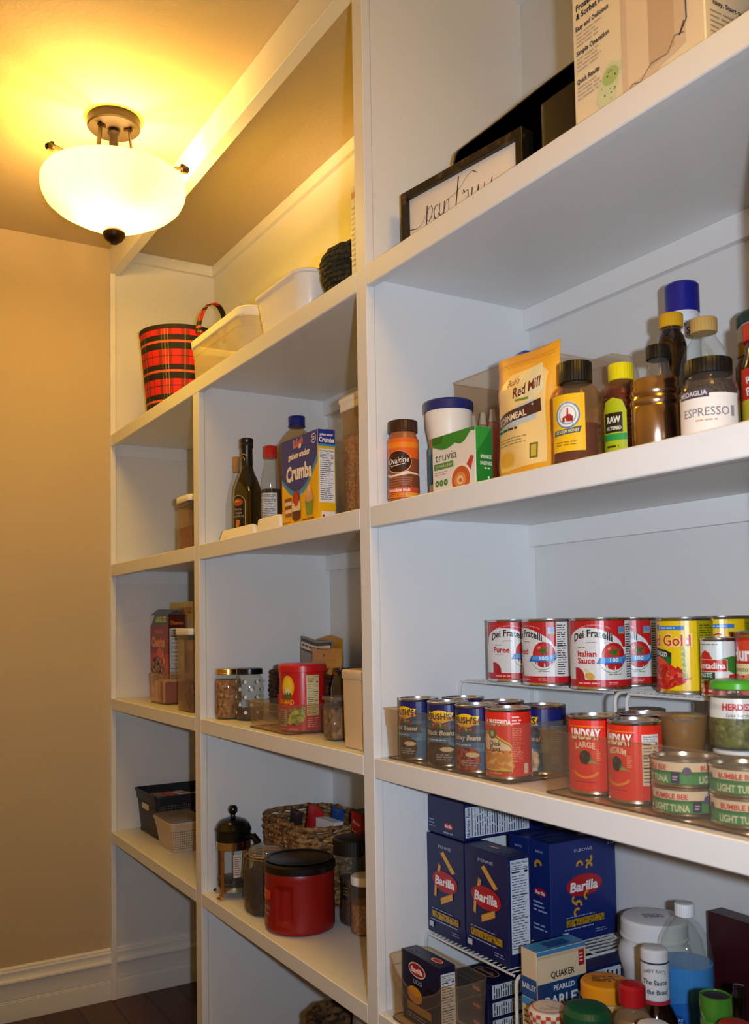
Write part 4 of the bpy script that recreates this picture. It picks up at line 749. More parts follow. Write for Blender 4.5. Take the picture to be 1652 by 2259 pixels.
# ------------------------------------------------------------------ top shelf, left bays
PL = bpy.data.materials.new('red_tartan_cloth'); PL.use_nodes = True; nt = PL.node_tree; N = nt.nodes; L = nt.links; b = N['Principled BSDF']; b.inputs['Roughness'].default_value = .75
tc = N.new('ShaderNodeTexCoord'); uvn = tc.outputs['UV']; sp = N.new('ShaderNodeSeparateXYZ'); L.new(uvn, sp.inputs[0])
def mth(op, a, b_=None, cl=False):
    n = N.new('ShaderNodeMath'); n.operation = op; n.use_clamp = cl
    for i, v in enumerate((a, b_)):
        if v is None: continue
        if isinstance(v, (int, float)): n.inputs[i].default_value = v
        else: L.new(v, n.inputs[i])
    return n.outputs[0]
def band(src, c, hw): return mth('LESS_THAN', mth('ABSOLUTE', mth('SUBTRACT', src, c)), hw)
def anyb(src, bs):
    r_ = None
    for c, hw in bs: q = band(src, c, hw); r_ = q if r_ is None else mth('MAXIMUM', r_, q)
    return r_
def mixc(f, a, c):
    n = N.new('ShaderNodeMixRGB'); L.new(f, n.inputs[0]); 
    if isinstance(a, str): n.inputs[1].default_value = (*hexc(a), 1)
    else: L.new(a, n.inputs[1])
    n.inputs[2].default_value = (*hexc(c), 1); return n.outputs[0]
fu = mth('FRACT', mth('DIVIDE', sp.outputs[0], .150)); fv = mth('FRACT', mth('DIVIDE', sp.outputs[1], .098))
wv = mth('GREATER_THAN', mth('FRACT', mth('MULTIPLY', mth('ADD', sp.outputs[0], sp.outputs[1]), 420.0)), .5)
cc = mixc(anyb(fv, [(.62, .11), (.92, .10)]), '#c81912', '#140c10')
cc = mixc(mth('MULTIPLY', wv, anyb(fu, [(.16, .09), (.62, .05), (.84, .05)])), cc, '#16130f')
cc = mixc(anyb(fv, [(.28, .012)]), cc, '#2a0808'); cc = mixc(anyb(fu, [(.40, .007)]), cc, '#2a0808')
cc = mixc(mth('MULTIPLY', wv, anyb(fv, [(.765, .012), (.80, .008)])), cc, '#c8a860'); cc = mixc(mth('MULTIPLY', wv, anyb(fu, [(.73, .014), (.16, .010), (.66, .006)])), cc, '#7f8f6a'); cc = mixc(mth('MULTIPLY', wv, anyb(fu, [(.80, .006)])), cc, '#e0a850')
L.new(cc, b.inputs['Base Color'])
t = thing('tartan_basket', 'round red and black tartan fabric bin with looped handles', 'basket', (.338, .155, AZ), 0)
bm = NB(); uvl = bm.loops.layers.uv.new('UVMap'); n = 56; pf = [(.1080, .0), (.1105, .004), (.1370, .296), (.1375, .300), (.1350, .301), (.1345, .296), (.1075, .010)]
rings = loops(bm, [cring(r_, z_, n) for r_, z_ in pf]); bm.verts.index_update()
for fc in bm.faces:
    aa = [math.atan2(l.vert.co.y, l.vert.co.x) for l in fc.loops]; ref = aa[0]
    for l, q in zip(fc.loops, aa):
        while q - ref > PI: q -= 2 * PI
        while q - ref < -PI: q += 2 * PI
        l[uvl].uv = (q * .124 + 5.0, l.vert.co.z + 1.0 + .006)
obj('basket_body', bm, PL, t); bm = NB(); loops(bm, [cring(.1378, .288, n), cring(.1390, .302, n), cring(.1335, .302, n), cring(.1340, .288, n)], False, False, True); obj('rim_binding', bm, mat('dark_binding', '#1a1012', .8), t)
for sa, nm in ((28, 'handle'),):
    q = R(sa); ex = Vector((cos(q), sin(q), 0)); ey = Vector((-sin(q), cos(q), 0)); cen = ex * .142; rings = []
    for i in range(21):
        k = PI * i / 20; c_ = cen + ey * (.068 * cos(k)) + ex * (.020 * sin(k)) + Vector((0, 0, .272 + .112 * sin(k) ** .8)) ; s_ = ex * .010; nn = (ey * cos(k) + Vector((0, 0, sin(k)))) * .0018
        rings.append([c_ - s_ - nn, c_ + s_ - nn, c_ + s_ + nn, c_ - s_ + nn])
    bm = NB(); uvl = bm.loops.layers.uv.new('UVMap'); loops(bm, rings)
    for fc in bm.faces:
        for l in fc.loops: l[uvl].uv = ((l.vert.co - cen).dot(ex) + .62, l.vert.co.z * 1.0 + (l.vert.co - cen).dot(ey) + 1.03)
    hd = obj(nm, bm, PL, t)
    for sg in (-1, 1):
        bm = NB(); p = cen + ey * (.068 * sg) + Vector((0, 0, .274)); tube(bm, [p - ex * .001, p + ex * .0125], .0045, 10); obj('rivet', bm, METAL, hd)
t = clear_bin('clear bin with a thick cream rim holding small white things, beside the tartan basket', .775, 1.190, .024, .200, AZ, .126, rad=.05, flare=.020, name='clear_storage_bin', lip=False, m=clear('frosted_plastic', '#f0ead8', .30, .2, .6))
bm = NB(); w, d = .415, .176; loops(bm, [rring(w - .004, d - .004, .05, .108, 8), rring(w + .006, d + .006, .053, .112, 8), rring(w + .008, d + .008, .054, .131, 8), rring(w + .002, d + .002, .051, .134, 8), rring(w - .008, d - .008, .046, .130, 8), rring(w - .010, d - .010, .045, .112, 8)], False, False, True); obj('rim', bm, plas('#f0ebe0', .35), t)
random.seed(11); SM = [plas('#e6dfc6', .5), plas('#d8d3b2', .4), plas('#cfdccf', .3)]
for i in range(16):
    s_ = thing('cookie_cutter', 'pale small plastic piece lying in the cream-rimmed clear bin', 'kitchen tool', (.835 + i * .0195, .078 + .032 * (i % 3), AZ + .0030), 25 * i, 'pale pieces in the cream-rimmed bin')
    hh = random.uniform(.03, .055) + (.012 if i > 11 else 0); bm = NB(); nn = 24; rr = random.uniform(.007, .0095); k_ = random.choice((3, 4, 5))
    ring = lambda q, z_: [((rr + .003 * cos(k_ * 2 * PI * j / nn)) * q * cos(2 * PI * j / nn), (rr + .003 * cos(k_ * 2 * PI * j / nn)) * q * sin(2 * PI * j / nn), z_) for j in range(nn)]
    loops(bm, [ring(1, 0), ring(1, hh), ring(.86, hh), ring(.86, .0015)]); obj('cutter_wall', bm, SM[i % 3] if i < 13 else SM[2], s_)
t = thing('white_storage_bin', 'opaque white plastic bin with rolled rim, right of the clear bin', 'storage bin', (1.380, .095, AZ), 0); w, d = .285, .150
tub('bin_body', [(w - .05, d - .045, .035, 0), (w - .044, d - .038, .040, .004), (w - .012, d - .012, .045, .112)], .002, plas('#f2efe9', .3), t, 8)
bm = NB(); loops(bm, [rring(w - .012, d - .012, .045, .110, 8), rring(w, d, .050, .111, 8), rring(w + .001, d + .001, .05, .117, 8), rring(w - .006, d - .006, .048, .120, 8), rring(w - .016, d - .016, .043, .117, 8)], False, False, True); obj('rim', bm, plas('#f2efe9', .3), t)
def coil_basket(name, lab, x, y, z, rings, m, parent_cat='basket', rope=.006, tilt=0, square=None, wob=.0012, seed=2):
    t = thing(name, lab, parent_cat, (x, y, z), 0); rg = random.Random(seed); k = len(rings); dz = rope * 1.25 + wob - rings[0][-1] + .0006; rings = [tuple(q[:-1]) + (q[-1] + dz,) for q in rings]
    bm = NB()
    for i, spec in enumerate(rings):
        if square: w_, d_, c_, z_ = spec; base = rring(w_, d_, c_, z_, 9); 
        else: base = cring(spec[0], spec[1], 48)
        out = []
        for j in range(len(base)):
            a, b_ = Vector(base[j]), Vector(base[(j + 1) % len(base)]); L_ = (b_ - a).length; nseg = max(1, int(L_ / .012))
            for q in range(nseg): p = a.lerp(b_, q / nseg); out.append(p)
        pts = []; 
        for j, p in enumerate(out): rr = Vector((p.x, p.y, 0)).normalized() * (wob * sin(j * 1.9 + i * 2.1) + rg.uniform(-wob, wob) * .5); pts.append(p + rr + Vector((0, 0, rg.uniform(-wob, wob) * .6)))
        tube(bm, pts, [rope * (1 + .18 * sin(j * 1.9 + i)) for j in range(len(pts))], 7, closed=True)
    obj('woven_wall', bm, m, t)
    bm = NB(); b0 = rings[0]
    if square: loops(bm, [rring(b0[0], b0[1], b0[2], .001, 9), rring(b0[0], b0[1], b0[2], .008, 9)])
    else: loops(bm, [cring(b0[0], .001, 48), cring(b0[0], .008, 48)])
    obj('woven_base', bm, m, t); return t
DKW = grain('dark_green_black_cord', ['#14120c', '#2b2a1a', '#3d3a22', '#0c0b08'], 140, .85, (1, 1, .6), .8)
coil_basket('rope_basket', 'small dark coiled rope basket beyond the white bin', 1.638, .118, AZ, [(.070 + .020 * sin(min(1, i / 8) * 1.5), .006 + i * .0105) for i in range(9)] + [(.086, .100), (.078, .110), (.066, .117)], DKW, rope=.0058)
t = carton('slim_carton', 'slim pale grey carton standing against the tall middle post', 1.7850, .0420, AZ, .034, .055, .190, '#ddd6c8'); P = front(t, .034, .055, .19); P.lines('#8d8474', -.014, .02, .014, .15, 12, .4); P.rect('#a8432f', -.014, .165, .014, .178); P.done()

# ------------------------------------------------------------------ second shelf, left bays
LIDW = plas('#f0ece3', .35)
def canister(lab, x, y, z, w, d, h, fill, fm, rot=0, group=None, name='storage_canister', latch=False, liddark=False):
    t = thing(name, lab, 'container', (x, y, z), rot, group)
    tub('container_wall', [(w - .008, d - .008, .012, 0), (w - .004, d - .004, .014, .004), (w - .004, d - .004, .014, h - .034), (w, d, .015, h - .026), (w, d, .015, h - .018)], .0016, CLR, t, 5)
    rloft('contents', [(w - .012, d - .012, .010, .002), (w - .009, d - .009, .010, .006), (w - .009, d - .009, .010, fill)], fm, t)
    bm = NB(); loops(bm, [rring(w + .004, d + .004, .016, h - .019, 6), rring(w + .006, d + .006, .017, h - .017, 6), rring(w + .006, d + .006, .017, h - .003, 6), rring(w + .002, d + .002, .015, h, 6)]); lo = obj('lid', bm, LIDW, t)
    if liddark: bm = NB(); loops(bm, [rring(w - .006, d - .006, .012, h - .034, 5), rring(w - .004, d - .004, .012, h - .021, 5)]); obj('gasket', bm, mat('dark_gasket', '#2a2a33', .4), lo)
    return t
SUG = mat('white_sugar', '#f0e9dc', .9, bump=.3, bscale=500); BRS = grain('brown_sugar', ['#7a3a16', '#934a20', '#6a2f12', '#a35a2c'], 420, .9, bump=.4); OAT = grain('rolled_oats', ['#cfa878', '#e3c79c', '#b98c5c', '#d9b888'], 150, .85, (1, 1, 1.4), .9)
canister('clear canister of white sugar with a white lid, farther of two', .455, .170, BZ, .100, .095, .190, .085, SUG, group='clear canisters in the far bay')
canister('clear canister half full of brown sugar, nearer of two', .655, .098, BZ, .120, .100, .174, .078, BRS, group='clear canisters in the far bay', liddark=True)
t = thing('corked_bottle', 'clear glass bottle with a wooden cork behind the dark vinegar bottle', 'bottle', (.957, .099, BZ), 0)
lathe('bottle_glass', [(.026, 0), (.0300, .003), (.0310, .05), (.0300, .11), (.022, .155), (.0125, .185), (.0105, .215), (.0125, .222), (.0125, .226)], GLS, t, 36, capt=False); lathe('cork', [(0, .205), (.0092, .205), (.0105, .246), (.0095, .250), (0, .250)], mat('cork_wood', '#b9854c', .8, bump=.4), t, 20)
t = thing('vinegar_bottle', 'dark glass bottle with a black neck wrap and arched gold-edged label', 'bottle', (1.100, .070, BZ), 0)
BG = mat('black_green_glass', '#120f06', .06, spec=.8, coat=.6)
lathe('bottle_body', [(0, 0), (.034, 0), (.0370, .004), (.0375, .120), (.036, .138), (.029, .160), (.0205, .178), (.0165, .192), (.0150, .200), (0, .200)], BG, t, 48)
lathe('neck_wrap', [(.0150, .190), (.0155, .200), (.0150, .245), (.0170, .249), (.0172, .258), (.0160, .260), (.0172, .262), (.0172, .272), (.015, .274), (0, .274)], mat('black_foil', '#0e0d0c', .3), t, 36)
P = Print(cyl_surf(.0378, -66, 0), t); sh = lambda k: [(-.021 * k, .012), (.021 * k, .012), (.023 * k, .02), (.023 * k, .095)] + [(.023 * k * cos(R(a)), .095 + .022 * k * sin(R(a))) for a in range(0, 181, 15)] + [(-.023 * k, .095), (-.023 * k, .02)]
P.poly('#c9a860', sh(1)); P.poly('#120f0c', sh(.93)); P.ell('#a8462a', 0, .098, .016, .010); P.ell('#d9933f', -.004, .101, .009, .003); P.text('#b9b59a', 'Extra', 0, .080, .0062, .024); P.text('#b9b59a', 'Virgin', 0, .070, .0062, .024); P.text('#b9b59a', 'PREMIUM', 0, .060, .0052, .036); P.poly('#c07a2c', [(-.006, .052), (.008, .050), (.006, .040), (.002, .030), (-.004, .024), (-.008, .036)]); P.lines('#9a9478', -.014, .016, .014, .024, 2, .4); P.done()
P = Print(cyl_surf(.0156, -60, 0), t, 'neck_print'); P.stroke('#c9a15a', [(-.007, .226), (-.003, .231), (.004, .229), (.008, .224)], .0016); P.stroke('#c9a15a', [(-.003, .222), (.004, .217), (.002, .211)], .0016); P.done()
t = thing('sauce_bottle', 'clear-necked sauce bottle with a bright red cap and nutrition label', 'bottle', (1.030, .1720, BZ), 0)
fluid_bottle(t, [(.028, 0), (.0320, .004), (.0325, .105), (.0300, .150), (.0200, .205), (.0160, .222), (.0150, .228), (.0150, .242)], .150, GLS, mat('soy_sauce', '#1b0905', .1)); cap(t, .0185, .2400, .2740, plas('#d4241a', .35), ribs=24)
P = Print(cyl_surf(.0328, -42, 0), t); P.rect('#6a3a5a', -.034, .02, -.018, .132); P.nutri(-.017, .040, .027, .138, cal='130'); P.rect('#d3dcae', -.017, .012, .027, .040); P.rect('#8a2f3a', -.034, .012, -.018, .022); P.done()
t = thing('oil_jug', 'big clear cooking oil bottle with a blue cap behind the crumbs box', 'bottle', (.994, .2750, BZ), 0)
bm = NB(); n = 60; rr = [(.056, 0), (.060, .005), (.061, .10), (.058, .14), (.060, .20), (.064, .245), (.062, .275), (.053, .300), (.038, .322), (.024, .335), (.0195, .340), (.0195, .352)]
fl = lambda z_: (.022 if .262 < z_ < .33 else 0.0)
out = [[(r_ * (1 - fl(z_) * (1 + cos(14 * 2 * PI * i / n))) * cos(2 * PI * i / n), r_ * (1 - fl(z_) * (1 + cos(14 * 2 * PI * i / n))) * sin(2 * PI * i / n), z_) for i in range(n)] for r_, z_ in rr]; loops(bm, out, True, False); obj('bottle_body', bm, clear('oil_plastic', '#f2e4c8', .07, .05, 1.2), t, smooth=60)
lathe('contents', [(0, .002), (.057, .003), (.059, .10), (.056, .14), (.0575, .185), (0, .186)], mat('golden_oil', '#b9791a', .1, spec=.5), t, 40); cap(t, .0235, .3500, .3760, plas('#16267e', .35), ribs=30); lathe('neck_ring', [(.0195, .343), (.0245, .344), (.0245, .348), (.0195, .349)], plas('#16267e', .35), t, 36)
t = carton('crumbs_box', 'blue and yellow graham cracker crumbs box with dessert pictures', 1.4880, .0520, BZ, .184, .044, .206, '#f0b70f')
P = front(t, .184, .044, .206, name='printed_front'); q = [(-.0915 + .183 * i / 24, .117 - .052 * sin(PI * i / 24) + .030 * (i / 24)) for i in range(25)]
P.poly('#2f97c9', [(-.0915, .2055)] + [(a, b_ - .010 - .004 * sin(PI * (a + .09) / .18)) for a, b_ in q] + [(.0915, .2055)]); P.poly('#24338f', [(-.0915, .2055)] + [(a, b_ + (.004 if b_ > .12 else 0)) for a, b_ in q] + [(.0915, .2055)])
P.text('#f3ece0', "Kellogg's", -.004, .192, .0170, .048, bold=.05, sh=.3, rot=4); P.text('#cf3434', "Kellogg's", -.004, .192, .0160, .046, bold=.04, sh=.3, rot=4); P.text('#efe6d6', 'graham cracker', .000, .1640, .0130, .110, bold=.05); P.text('#f3ebdb', 'Crumbs', -.002, .1210, .0330, .130, bold=.045, bow=.004); P.text('#a8d6e8', 'ORIGINAL', -.006, .0695, .0070, .050, bold=.03); P.ell('#dfe4ea', .074, .188, .0115, .0115); P.ell('#24338f', .074, .188, .0095, .0095); P.lines('#dfe4ea', .067, .183, .081, .193, 2, .5)
P.rect('#dba93a', -.078, .0230, -.038, .066); 
for k, c_ in enumerate(('#8a4a3c', '#ead8bc', '#7a3f36', '#ead8bc', '#9a5a44')): P.rect(c_, -.076 + k * .001, .060 - k * .009, -.040, .068 - k * .009)
P.ell('#e9d2a8', -.016, .046, .022, .022); P.rect('#5e2c24', -.036, .018, .006, .034); P.ell('#5e2c24', -.015, .020, .021, .010); P.rect('#ecdcb8', -.036, .034, .006, .046); P.ell('#b02a24', -.024, .066, .010, .014); P.ell('#a02220', -.006, .067, .010, .014); P.ell('#c23a2c', -.015, .058, .011, .014)
P.poly('#7c9a3a', [(.030, .052), (.070, .052), (.064, .018), (.036, .018)]); P.ell('#d9a070', .050, .058, .020, .010); P.ell('#e2b088', .050, .068, .014, .009); P.ell('#ecc6a2', .050, .078, .008, .008); P.lines('#8a5a10', .016, .006, .084, .013, 1, .6); P.lines('#8a5a10', -.086, .004, -.04, .013, 2, .4); P.done()
P = side(t, .184, .044, .206); P.rect('#24338f', -.0218, .172, .0218, .2055); P.text('#efe6d6', 'graham cracker', 0, .1945, .0050, .034, bold=.05); P.text('#f3ebdb', 'Crumbs', 0, .1825, .0105, .038, bold=.045); P.rect('#2f97c9', -.0218, .168, .0218, .173); P.nutri(-.0195, .042, .0195, .162, cal='140'); P.rect('#ece6da', -.0150, .002, .0195, .022); P.ell('#c22a2a', -.010, .012, .003, .003); P.done()
bm = NB(); box(bm, -.09, .0, .2063, .09, .021, .2073); obj('top_flap', bm, col('#6a4c33'), t)
t = thing('oats_keeper', 'clear flip-top container of rolled oats beside the tall middle post', 'container', (1.6300, .1500, BZ), 0)
tub('container_wall', [(.130, .092, .015, 0), (.136, .098, .016, .004), (.146, .106, .018, .255)], .0016, CLR, t); rloft('contents', [(.120, .085, .012, .002), (.130, .092, .013, .006), (.139, .100, .015, .190)], OAT, t)
bm = NB(); loops(bm, [rring(.148, .108, .018, .250, 6), rring(.152, .112, .020, .252, 6), rring(.152, .112, .020, .264, 6), rring(.146, .106, .018, .268, 6)]); lo = obj('lid', bm, plas('#efe9de', .4), t)
bm = NB(); box(bm, -.070, -.058, .262, .040, .030, .286, .008); bm.verts.ensure_lookup_table(); obj('flip_cap', bm, plas('#efe9de', .4), lo)
for x, lb, w in ((1.1400, 'shallow white lid lying flat on the shelf edge under the dark bottle', .215), (1.3220, 'shallow white lid lying flat at the shelf edge beside the crumbs box', .130)):
    pass
t = thing('flat_lid', 'wide white plastic lid leaning on the shelf edge before the dark bottle', 'lid', (1.1350, .030, BZ), 0, 'white plastic lids'); bm = NB(); loops(bm, [rring(.232, .018, .008, 0, 6), rring(.232, .018, .008, .006, 6), rring(.205, .014, .006, .026, 6), rring(.190, .010, .004, .0285, 6)]); obj('lid_shell', bm, LIDW, t)
t = thing('flat_lid', 'short white plastic lid wedged against the left end of the crumbs box', 'lid', (1.3230, .034, BZ), 0, 'white plastic lids'); bm = NB(); loops(bm, [rring(.140, .018, .008, 0, 6), rring(.140, .018, .008, .012, 6), rring(.128, .014, .006, .034, 6), rring(.115, .010, .004, .0370, 6)]); obj('lid_shell', bm, LIDW, t)

# ------------------------------------------------------------------ third shelf, far bay
t = carton('cereal_box', 'orange honey cereal box with a bowl of loops, large size', .110, .182, CZ, .205, .062, .300, '#c44a1c')
P = front(t, .205, .062, .3, name='printed_front'); P.rect('#3c5c60', -.1020, .262, .1020, .2995); P.poly('#d9d6d0', [(-.102, .2995), (-.05, .2995), (-.102, .25)]); P.text('#dfe04a', 'LARGE SIZE', .020, .283, .0170, .115, bold=.04)
P.rect('#8f2414', -.102, .16, .102, .262); P.text('#d9822c', 'Honey Nut', .0, .240, .0140, .085, bold=.02); P.text('#e89a3a', 'Cheerios', -.010, .202, .0340, .145, bold=.05); P.poly('#e2531c', [(-.025, .165), (.0, .185), (.025, .178), (.035, .150), (.005, .125), (-.022, .140)]); P.poly('#e8862c', [(.03, .16), (.045, .185), (.05, .15), (.07, .13), (.05, .12)])
P.ell('#5a2a12', -.022, .092, .072, .058); P.blobs(['#c98a3a', '#9a5a20', '#e0a850', '#7a4218'], -.09, .04, .045, .145, .0055, 240, mask=lambda x, y: ((x + .022) / .068) ** 2 + ((y - .092) / .054) ** 2 < 1); P.poly('#c3342a', [(-.102, .042), (.03, .052), (.03, .062), (-.102, .055)]); P.rect('#e0901c', -.102, .0005, .06, .040); P.lines('#f0d08a', -.09, .02, .0, .032, 2, .4); P.done()
P = side(t, .205, .062, .3); P.rect('#5a1a12', -.0308, .0005, .0308, .2995); P.text('#d9822c', 'Cheerios', 0, .270, .0130, .050, bold=.03); P.nutri(-.027, .020, .027, .250); P.done()
bm = NB(); box(bm, -.100, -.029, .3003, .100, .029, .302); obj('top_flap', bm, col('#55606a'), t); bm = NB(); loops(bm, [[(-.1, -.028, .302), (.1, -.028, .302), (.1, .028, .302), (-.1, .028, .302)], [(-.1, -.001, .322), (.1, -.001, .316), (.1, .001, .316), (-.1, .001, .322)]]); obj('raised_flap', bm, col('#4c5560'), t)
t = carton('cereal_box', 'yellow topped family size cereal box behind the orange one', .145, .252, CZ, .250, .060, .345, '#d8cfa8'); P = front(t, .25, .06, .345, name='printed_front'); P.rect('#dfc02c', -.1245, .290, .1245, .3445); P.text('#b03a1c', 'FAMILY SIZE', .045, .314, .0200, .130, bold=.03); P.rect('#b89a6a', -.1245, .0005, .1245, .17); P.done(); P = side(t, .25, .06, .345); P.rect('#ccb98a', -.0295, .001, .0295, .344); P.nutri(-.026, .02, .026, .28); P.done()
t = carton('cereal_box', 'tan cereal box with a dark top flap, half hidden by the post', .405, .325, CZ, .195, .062, .352, '#a98656'); P = front(t, .195, .062, .352, name='printed_front'); P.text('#2a1a12', 'CORN', .0, .295, .030, .150, bold=.05); P.text('#2a1a12', 'FLAKES', .0, .255, .030, .150, bold=.05); P.ell('#c9882c', 0, .12, .07, .06); P.done(); bm = NB(); loops(bm, [[(-.097, -.03, .3525), (.097, -.03, .3525), (.097, .03, .3525), (-.097, .03, .3525)], [(-.097, -.001, .366), (.097, -.001, .366), (.097, .001, .366), (-.097, .001, .366)]]); obj('raised_flap', bm, col('#1a1412'), t)
clear_bin('small clear bin of drink packets in front of the orange cereal box', .268, .440, .062, .160, CZ, .098, rad=.012, flare=.010)
random.seed(4); g = 'packets in the small clear bin'
for i in range(5):
    o = thing('drink_packet', 'slim paper packet standing in the small clear bin', 'packet', (.300 + i * .026, .112, CZ + .0025), 80, g); bx('packet_body', -.036, -.004, 0, .036, .004, .070 + .006 * (i % 2), col(['#d9c4a0', '#c9a070', '#a8372c', '#cdb892', '#8f2f3a'][i], .5), o, .002)
canister('tall clear canister of cereal with a white lid, beside the narrow post', .690, .075, CZ, .125, .085, .250, .085, grain('dark_cereal', ['#5a2014', '#7a3520', '#3c140c', '#93502c'], 70, .6, bump=1.0), name='tall_canister', liddark=True)

# ------------------------------------------------------------------ third shelf, middle bay
def mason(lab, x, y, r, h, fill, fm, lm, dots=True, dc='#e6ddd0'):
    t = thing('mason_jar', lab, 'jar', (x, y, CZ), 0, 'mason jars on the third shelf')
    fluid_bottle(t, [(r * .80, 0), (r * .95, .003), (r, .012), (r, h * .70), (r * .95, h * .78), (r * .86, h * .84), (r * .84, h * .96)], fill, GLS, fm); cap(t, r * .93, h * .885, h, lm, 'lid', ribs=0); lathe('lid_band', [(r * .93, h * .885), (r * .955, h * .89), (r * .955, h * .905), (r * .93, h * .91)], lm, t, 40)
    if dots:
        P = Print(cyl_surf(r + .0002, -40, 0), t, 'painted_dots')
        for i in range(-3, 4):
            for k in range(5): P.ell(dc, (i + (.5 if k % 2 else 0)) * r * .86, .022 + k * .0205, .0045, .0045, n=16)
        P.done()
    return t
mason('mason jar of granola with a gold lid, leftmost on the third shelf', .9620, .0670, .0375, .138, .108, grain('granola', ['#8a5a28', '#b37a3c', '#6a4018', '#c99a5c'], 130, .8, bump=.9), mat('gold_metal_lid', '#d9b060', .22, 1.0), dots=False)
mason('mason jar with painted white dots and a black lid', 1.033, .100, .0385, .140, .030, mat('dark_tea', '#3a1f14', .5), plas('#0c0c0d', .25))
clear_bin('clear front bin with a grip holding the orange-capped bottle and red canister', 1.205, 1.430, .022, .172, CZ, .068, rad=.008, flare=.002, handle=True, th=.0022)
B3 = CZ + .0025
t = thing('squeeze_bottle', 'square bottle with an orange cap and red label in the clear bin', 'bottle', (1.2470, .1120, B3), 0); rloft('bottle_body', [(.044, .034, .010, 0), (.048, .038, .012, .004), (.048, .038, .012, .092), (.040, .032, .014, .106), (.030, .028, .013, .112), (.030, .028, .013, .118)], mat('brown_spice_bottle', '#4a3024', .25), t); rloft('cap', [(.040, .036, .008, .118), (.041, .037, .008, .120), (.041, .037, .008, .144), (.038, .034, .008, .146)], plas('#f0501a', .35), t)
P = Print(plane_surf((0, -.0192, 0), (1, 0, 0), (0, -1, 0)), t); P.rect('#a81c20', -.021, .012, .021, .078); P.lines('#e0c08a', -.014, .02, .014, .032, 2, .4); P.done()
t = thing('raisin_canister', 'round red canister with grapes and a sun pictured, red lid', 'canister', (1.3560, .0985, B3), 0); r = .0555
lathe('canister_body', [(0, 0), (r - .003, 0), (r, .002), (r, .142), (0, .142)], plas('#c4161c', .25), t, 56); cap(t, .0588, .1405, .1600, plas('#c8181e', .3), 'lid', top=.003)
P = Print(cyl_surf(r + .0002, -71, 0), t); P.ell('#e8b01a', .004, .1060, .0185, .0270); P.ell('#f0c83a', .004, .108, .012, .020); P.ell('#4f6a2a', .004, .0850, .012, .009); P.poly('#d8cfb8', [(-.004, .095), (.004, .105), (.012, .095), (.008, .088), (.0, .088)]); P.text('#e8a32c', 'SUN-MAID', -.0060, .0700, .0110, .056, bold=.03)
P.blobs(['#4a1420', '#6a2430', '#32101a', '#85404a'], -.010, .018, .032, .046, .0045, 60, asp=1.0); P.blobs(['#9ab02c', '#b9c84a', '#7d9422'], .010, .022, .046, .056, .0058, 34, asp=1.1); P.ell('#c4d05a', .026, .046, .007, .006); P.ell('#b0c03a', .038, .030, .007, .007)
P.rect('#a9a28e', -.026, .012, .004, .052); P.lines('#3a3a34', -.024, .016, -.002, .048, 7, .6); P.text('#f0c8c0', 'NATURAL RAISINS', 0, .006, .004, .06); P.nutri(.052, .038, .084, .134, '#e0cf96', '#4a2a12'); P.lines('#f0b8b0', .054, .010, .084, .034, 5, .4); P.done()
coil_basket('woven_basket', 'dark woven basket behind the jars on the third shelf', 1.165, .2880, CZ, [(.440, .205, .06, .006 + i * .0125) for i in range(10)], grain('dark_seagrass', ['#2a180c', '#4a2c16', '#6a4422', '#1c1008'], 110, .85, bump=.8), rope=.0072, square=True)
WZ = CZ + .0135
t, sf = pouch('snack_bag', 'mustard yellow bag rising behind the grey bag', 1.0650, .3350, WZ, .150, .206, .036, plas('#c98a1e', .4), wav=.005, seed=6)
t, sf = pouch('snack_bag', 'grey pouch with a black and cream banner across its top', 1.0560, .2920, WZ, .190, .196, .034, plas('#8a8474', .4), rot=0, wav=.004, seed=3, tilt=3)
P = sub_print(t, sf, .196); P.rect('#2a221e', -.090, .158, .090, .190); P.rect('#e0cbb0', -.088, .164, .088, .181); P.lines('#4a2a20', -.078, .169, .078, .177, 1, .8); P.done()
t, sf = pouch('snack_bag', 'tan kraft bag with a diagonal brown stripe', 1.2560, .2210, WZ, .160, .178, .040, plas('#c08a48', .45), wav=.002, seed=9)
P = sub_print(t, sf, .178); P.ell('#1c120c', .002, .162, .0022, .004); P.stroke('#a8712f', [(-.065, .148), (.065, .148)], .001); P.stroke('#a8712f', [(-.065, .128), (.065, .130)], .0008); P.poly('#6a2c1c', [(.028, .128), (.045, .130), (.01, .070), (-.004, .060)]); P.poly('#b9b89c', [(.0, .01), (.055, .01), (.055, .075), (.03, .09), (.01, .06)]); P.text('#55607a', '9', .020, .05, .020); P.done()
t = thing('storage_jar', 'short clear jar of brown crackers in front of the cream canister', 'jar', (1.5620, .0800, CZ), 0, 'stacked clear jars'); rloft('jar_glass', [(.050, .050, .010, 0), (.056, .056, .012, .004), (.056, .056, .012, .070), (.050, .050, .014, .080), (.050, .050, .014, .088)], GLS, t); rloft('contents', [(.044, .044, .010, .003), (.051, .051, .011, .007), (.051, .051, .011, .070)], grain('crackers', ['#6a4a2c', '#8a643a', '#4a3018', '#a87a48'], 80, .7, bump=.9), t); bm = NB(); loops(bm, [rring(.056, .056, .014, .088), rring(.058, .058, .014, .090), rring(.058, .058, .014, .094), rring(.054, .054, .013, .096)]); obj('lid', bm, clear('lid_plastic', '#e9dfd0', .12), t)
t = thing('spice_grinder', 'small dark glass grinder jar standing behind the clear jar', 'jar', (1.4780, .1360, CZ), 0, 'stacked clear jars'); lathe('jar_body', [(0, 0), (.020, 0), (.0225, .003), (.0235, .075), (.023, .108), (.016, .136), (.013, .141), (0, .142)], mat('dark_glass2', '#1a1a20', .06, coat=.6), t, 36); lathe('grinder_head', [(.013, .1425), (.0135, .144), (.012, .154), (0, .155)], mat('dark_cap', '#24201c', .3), t, 24)
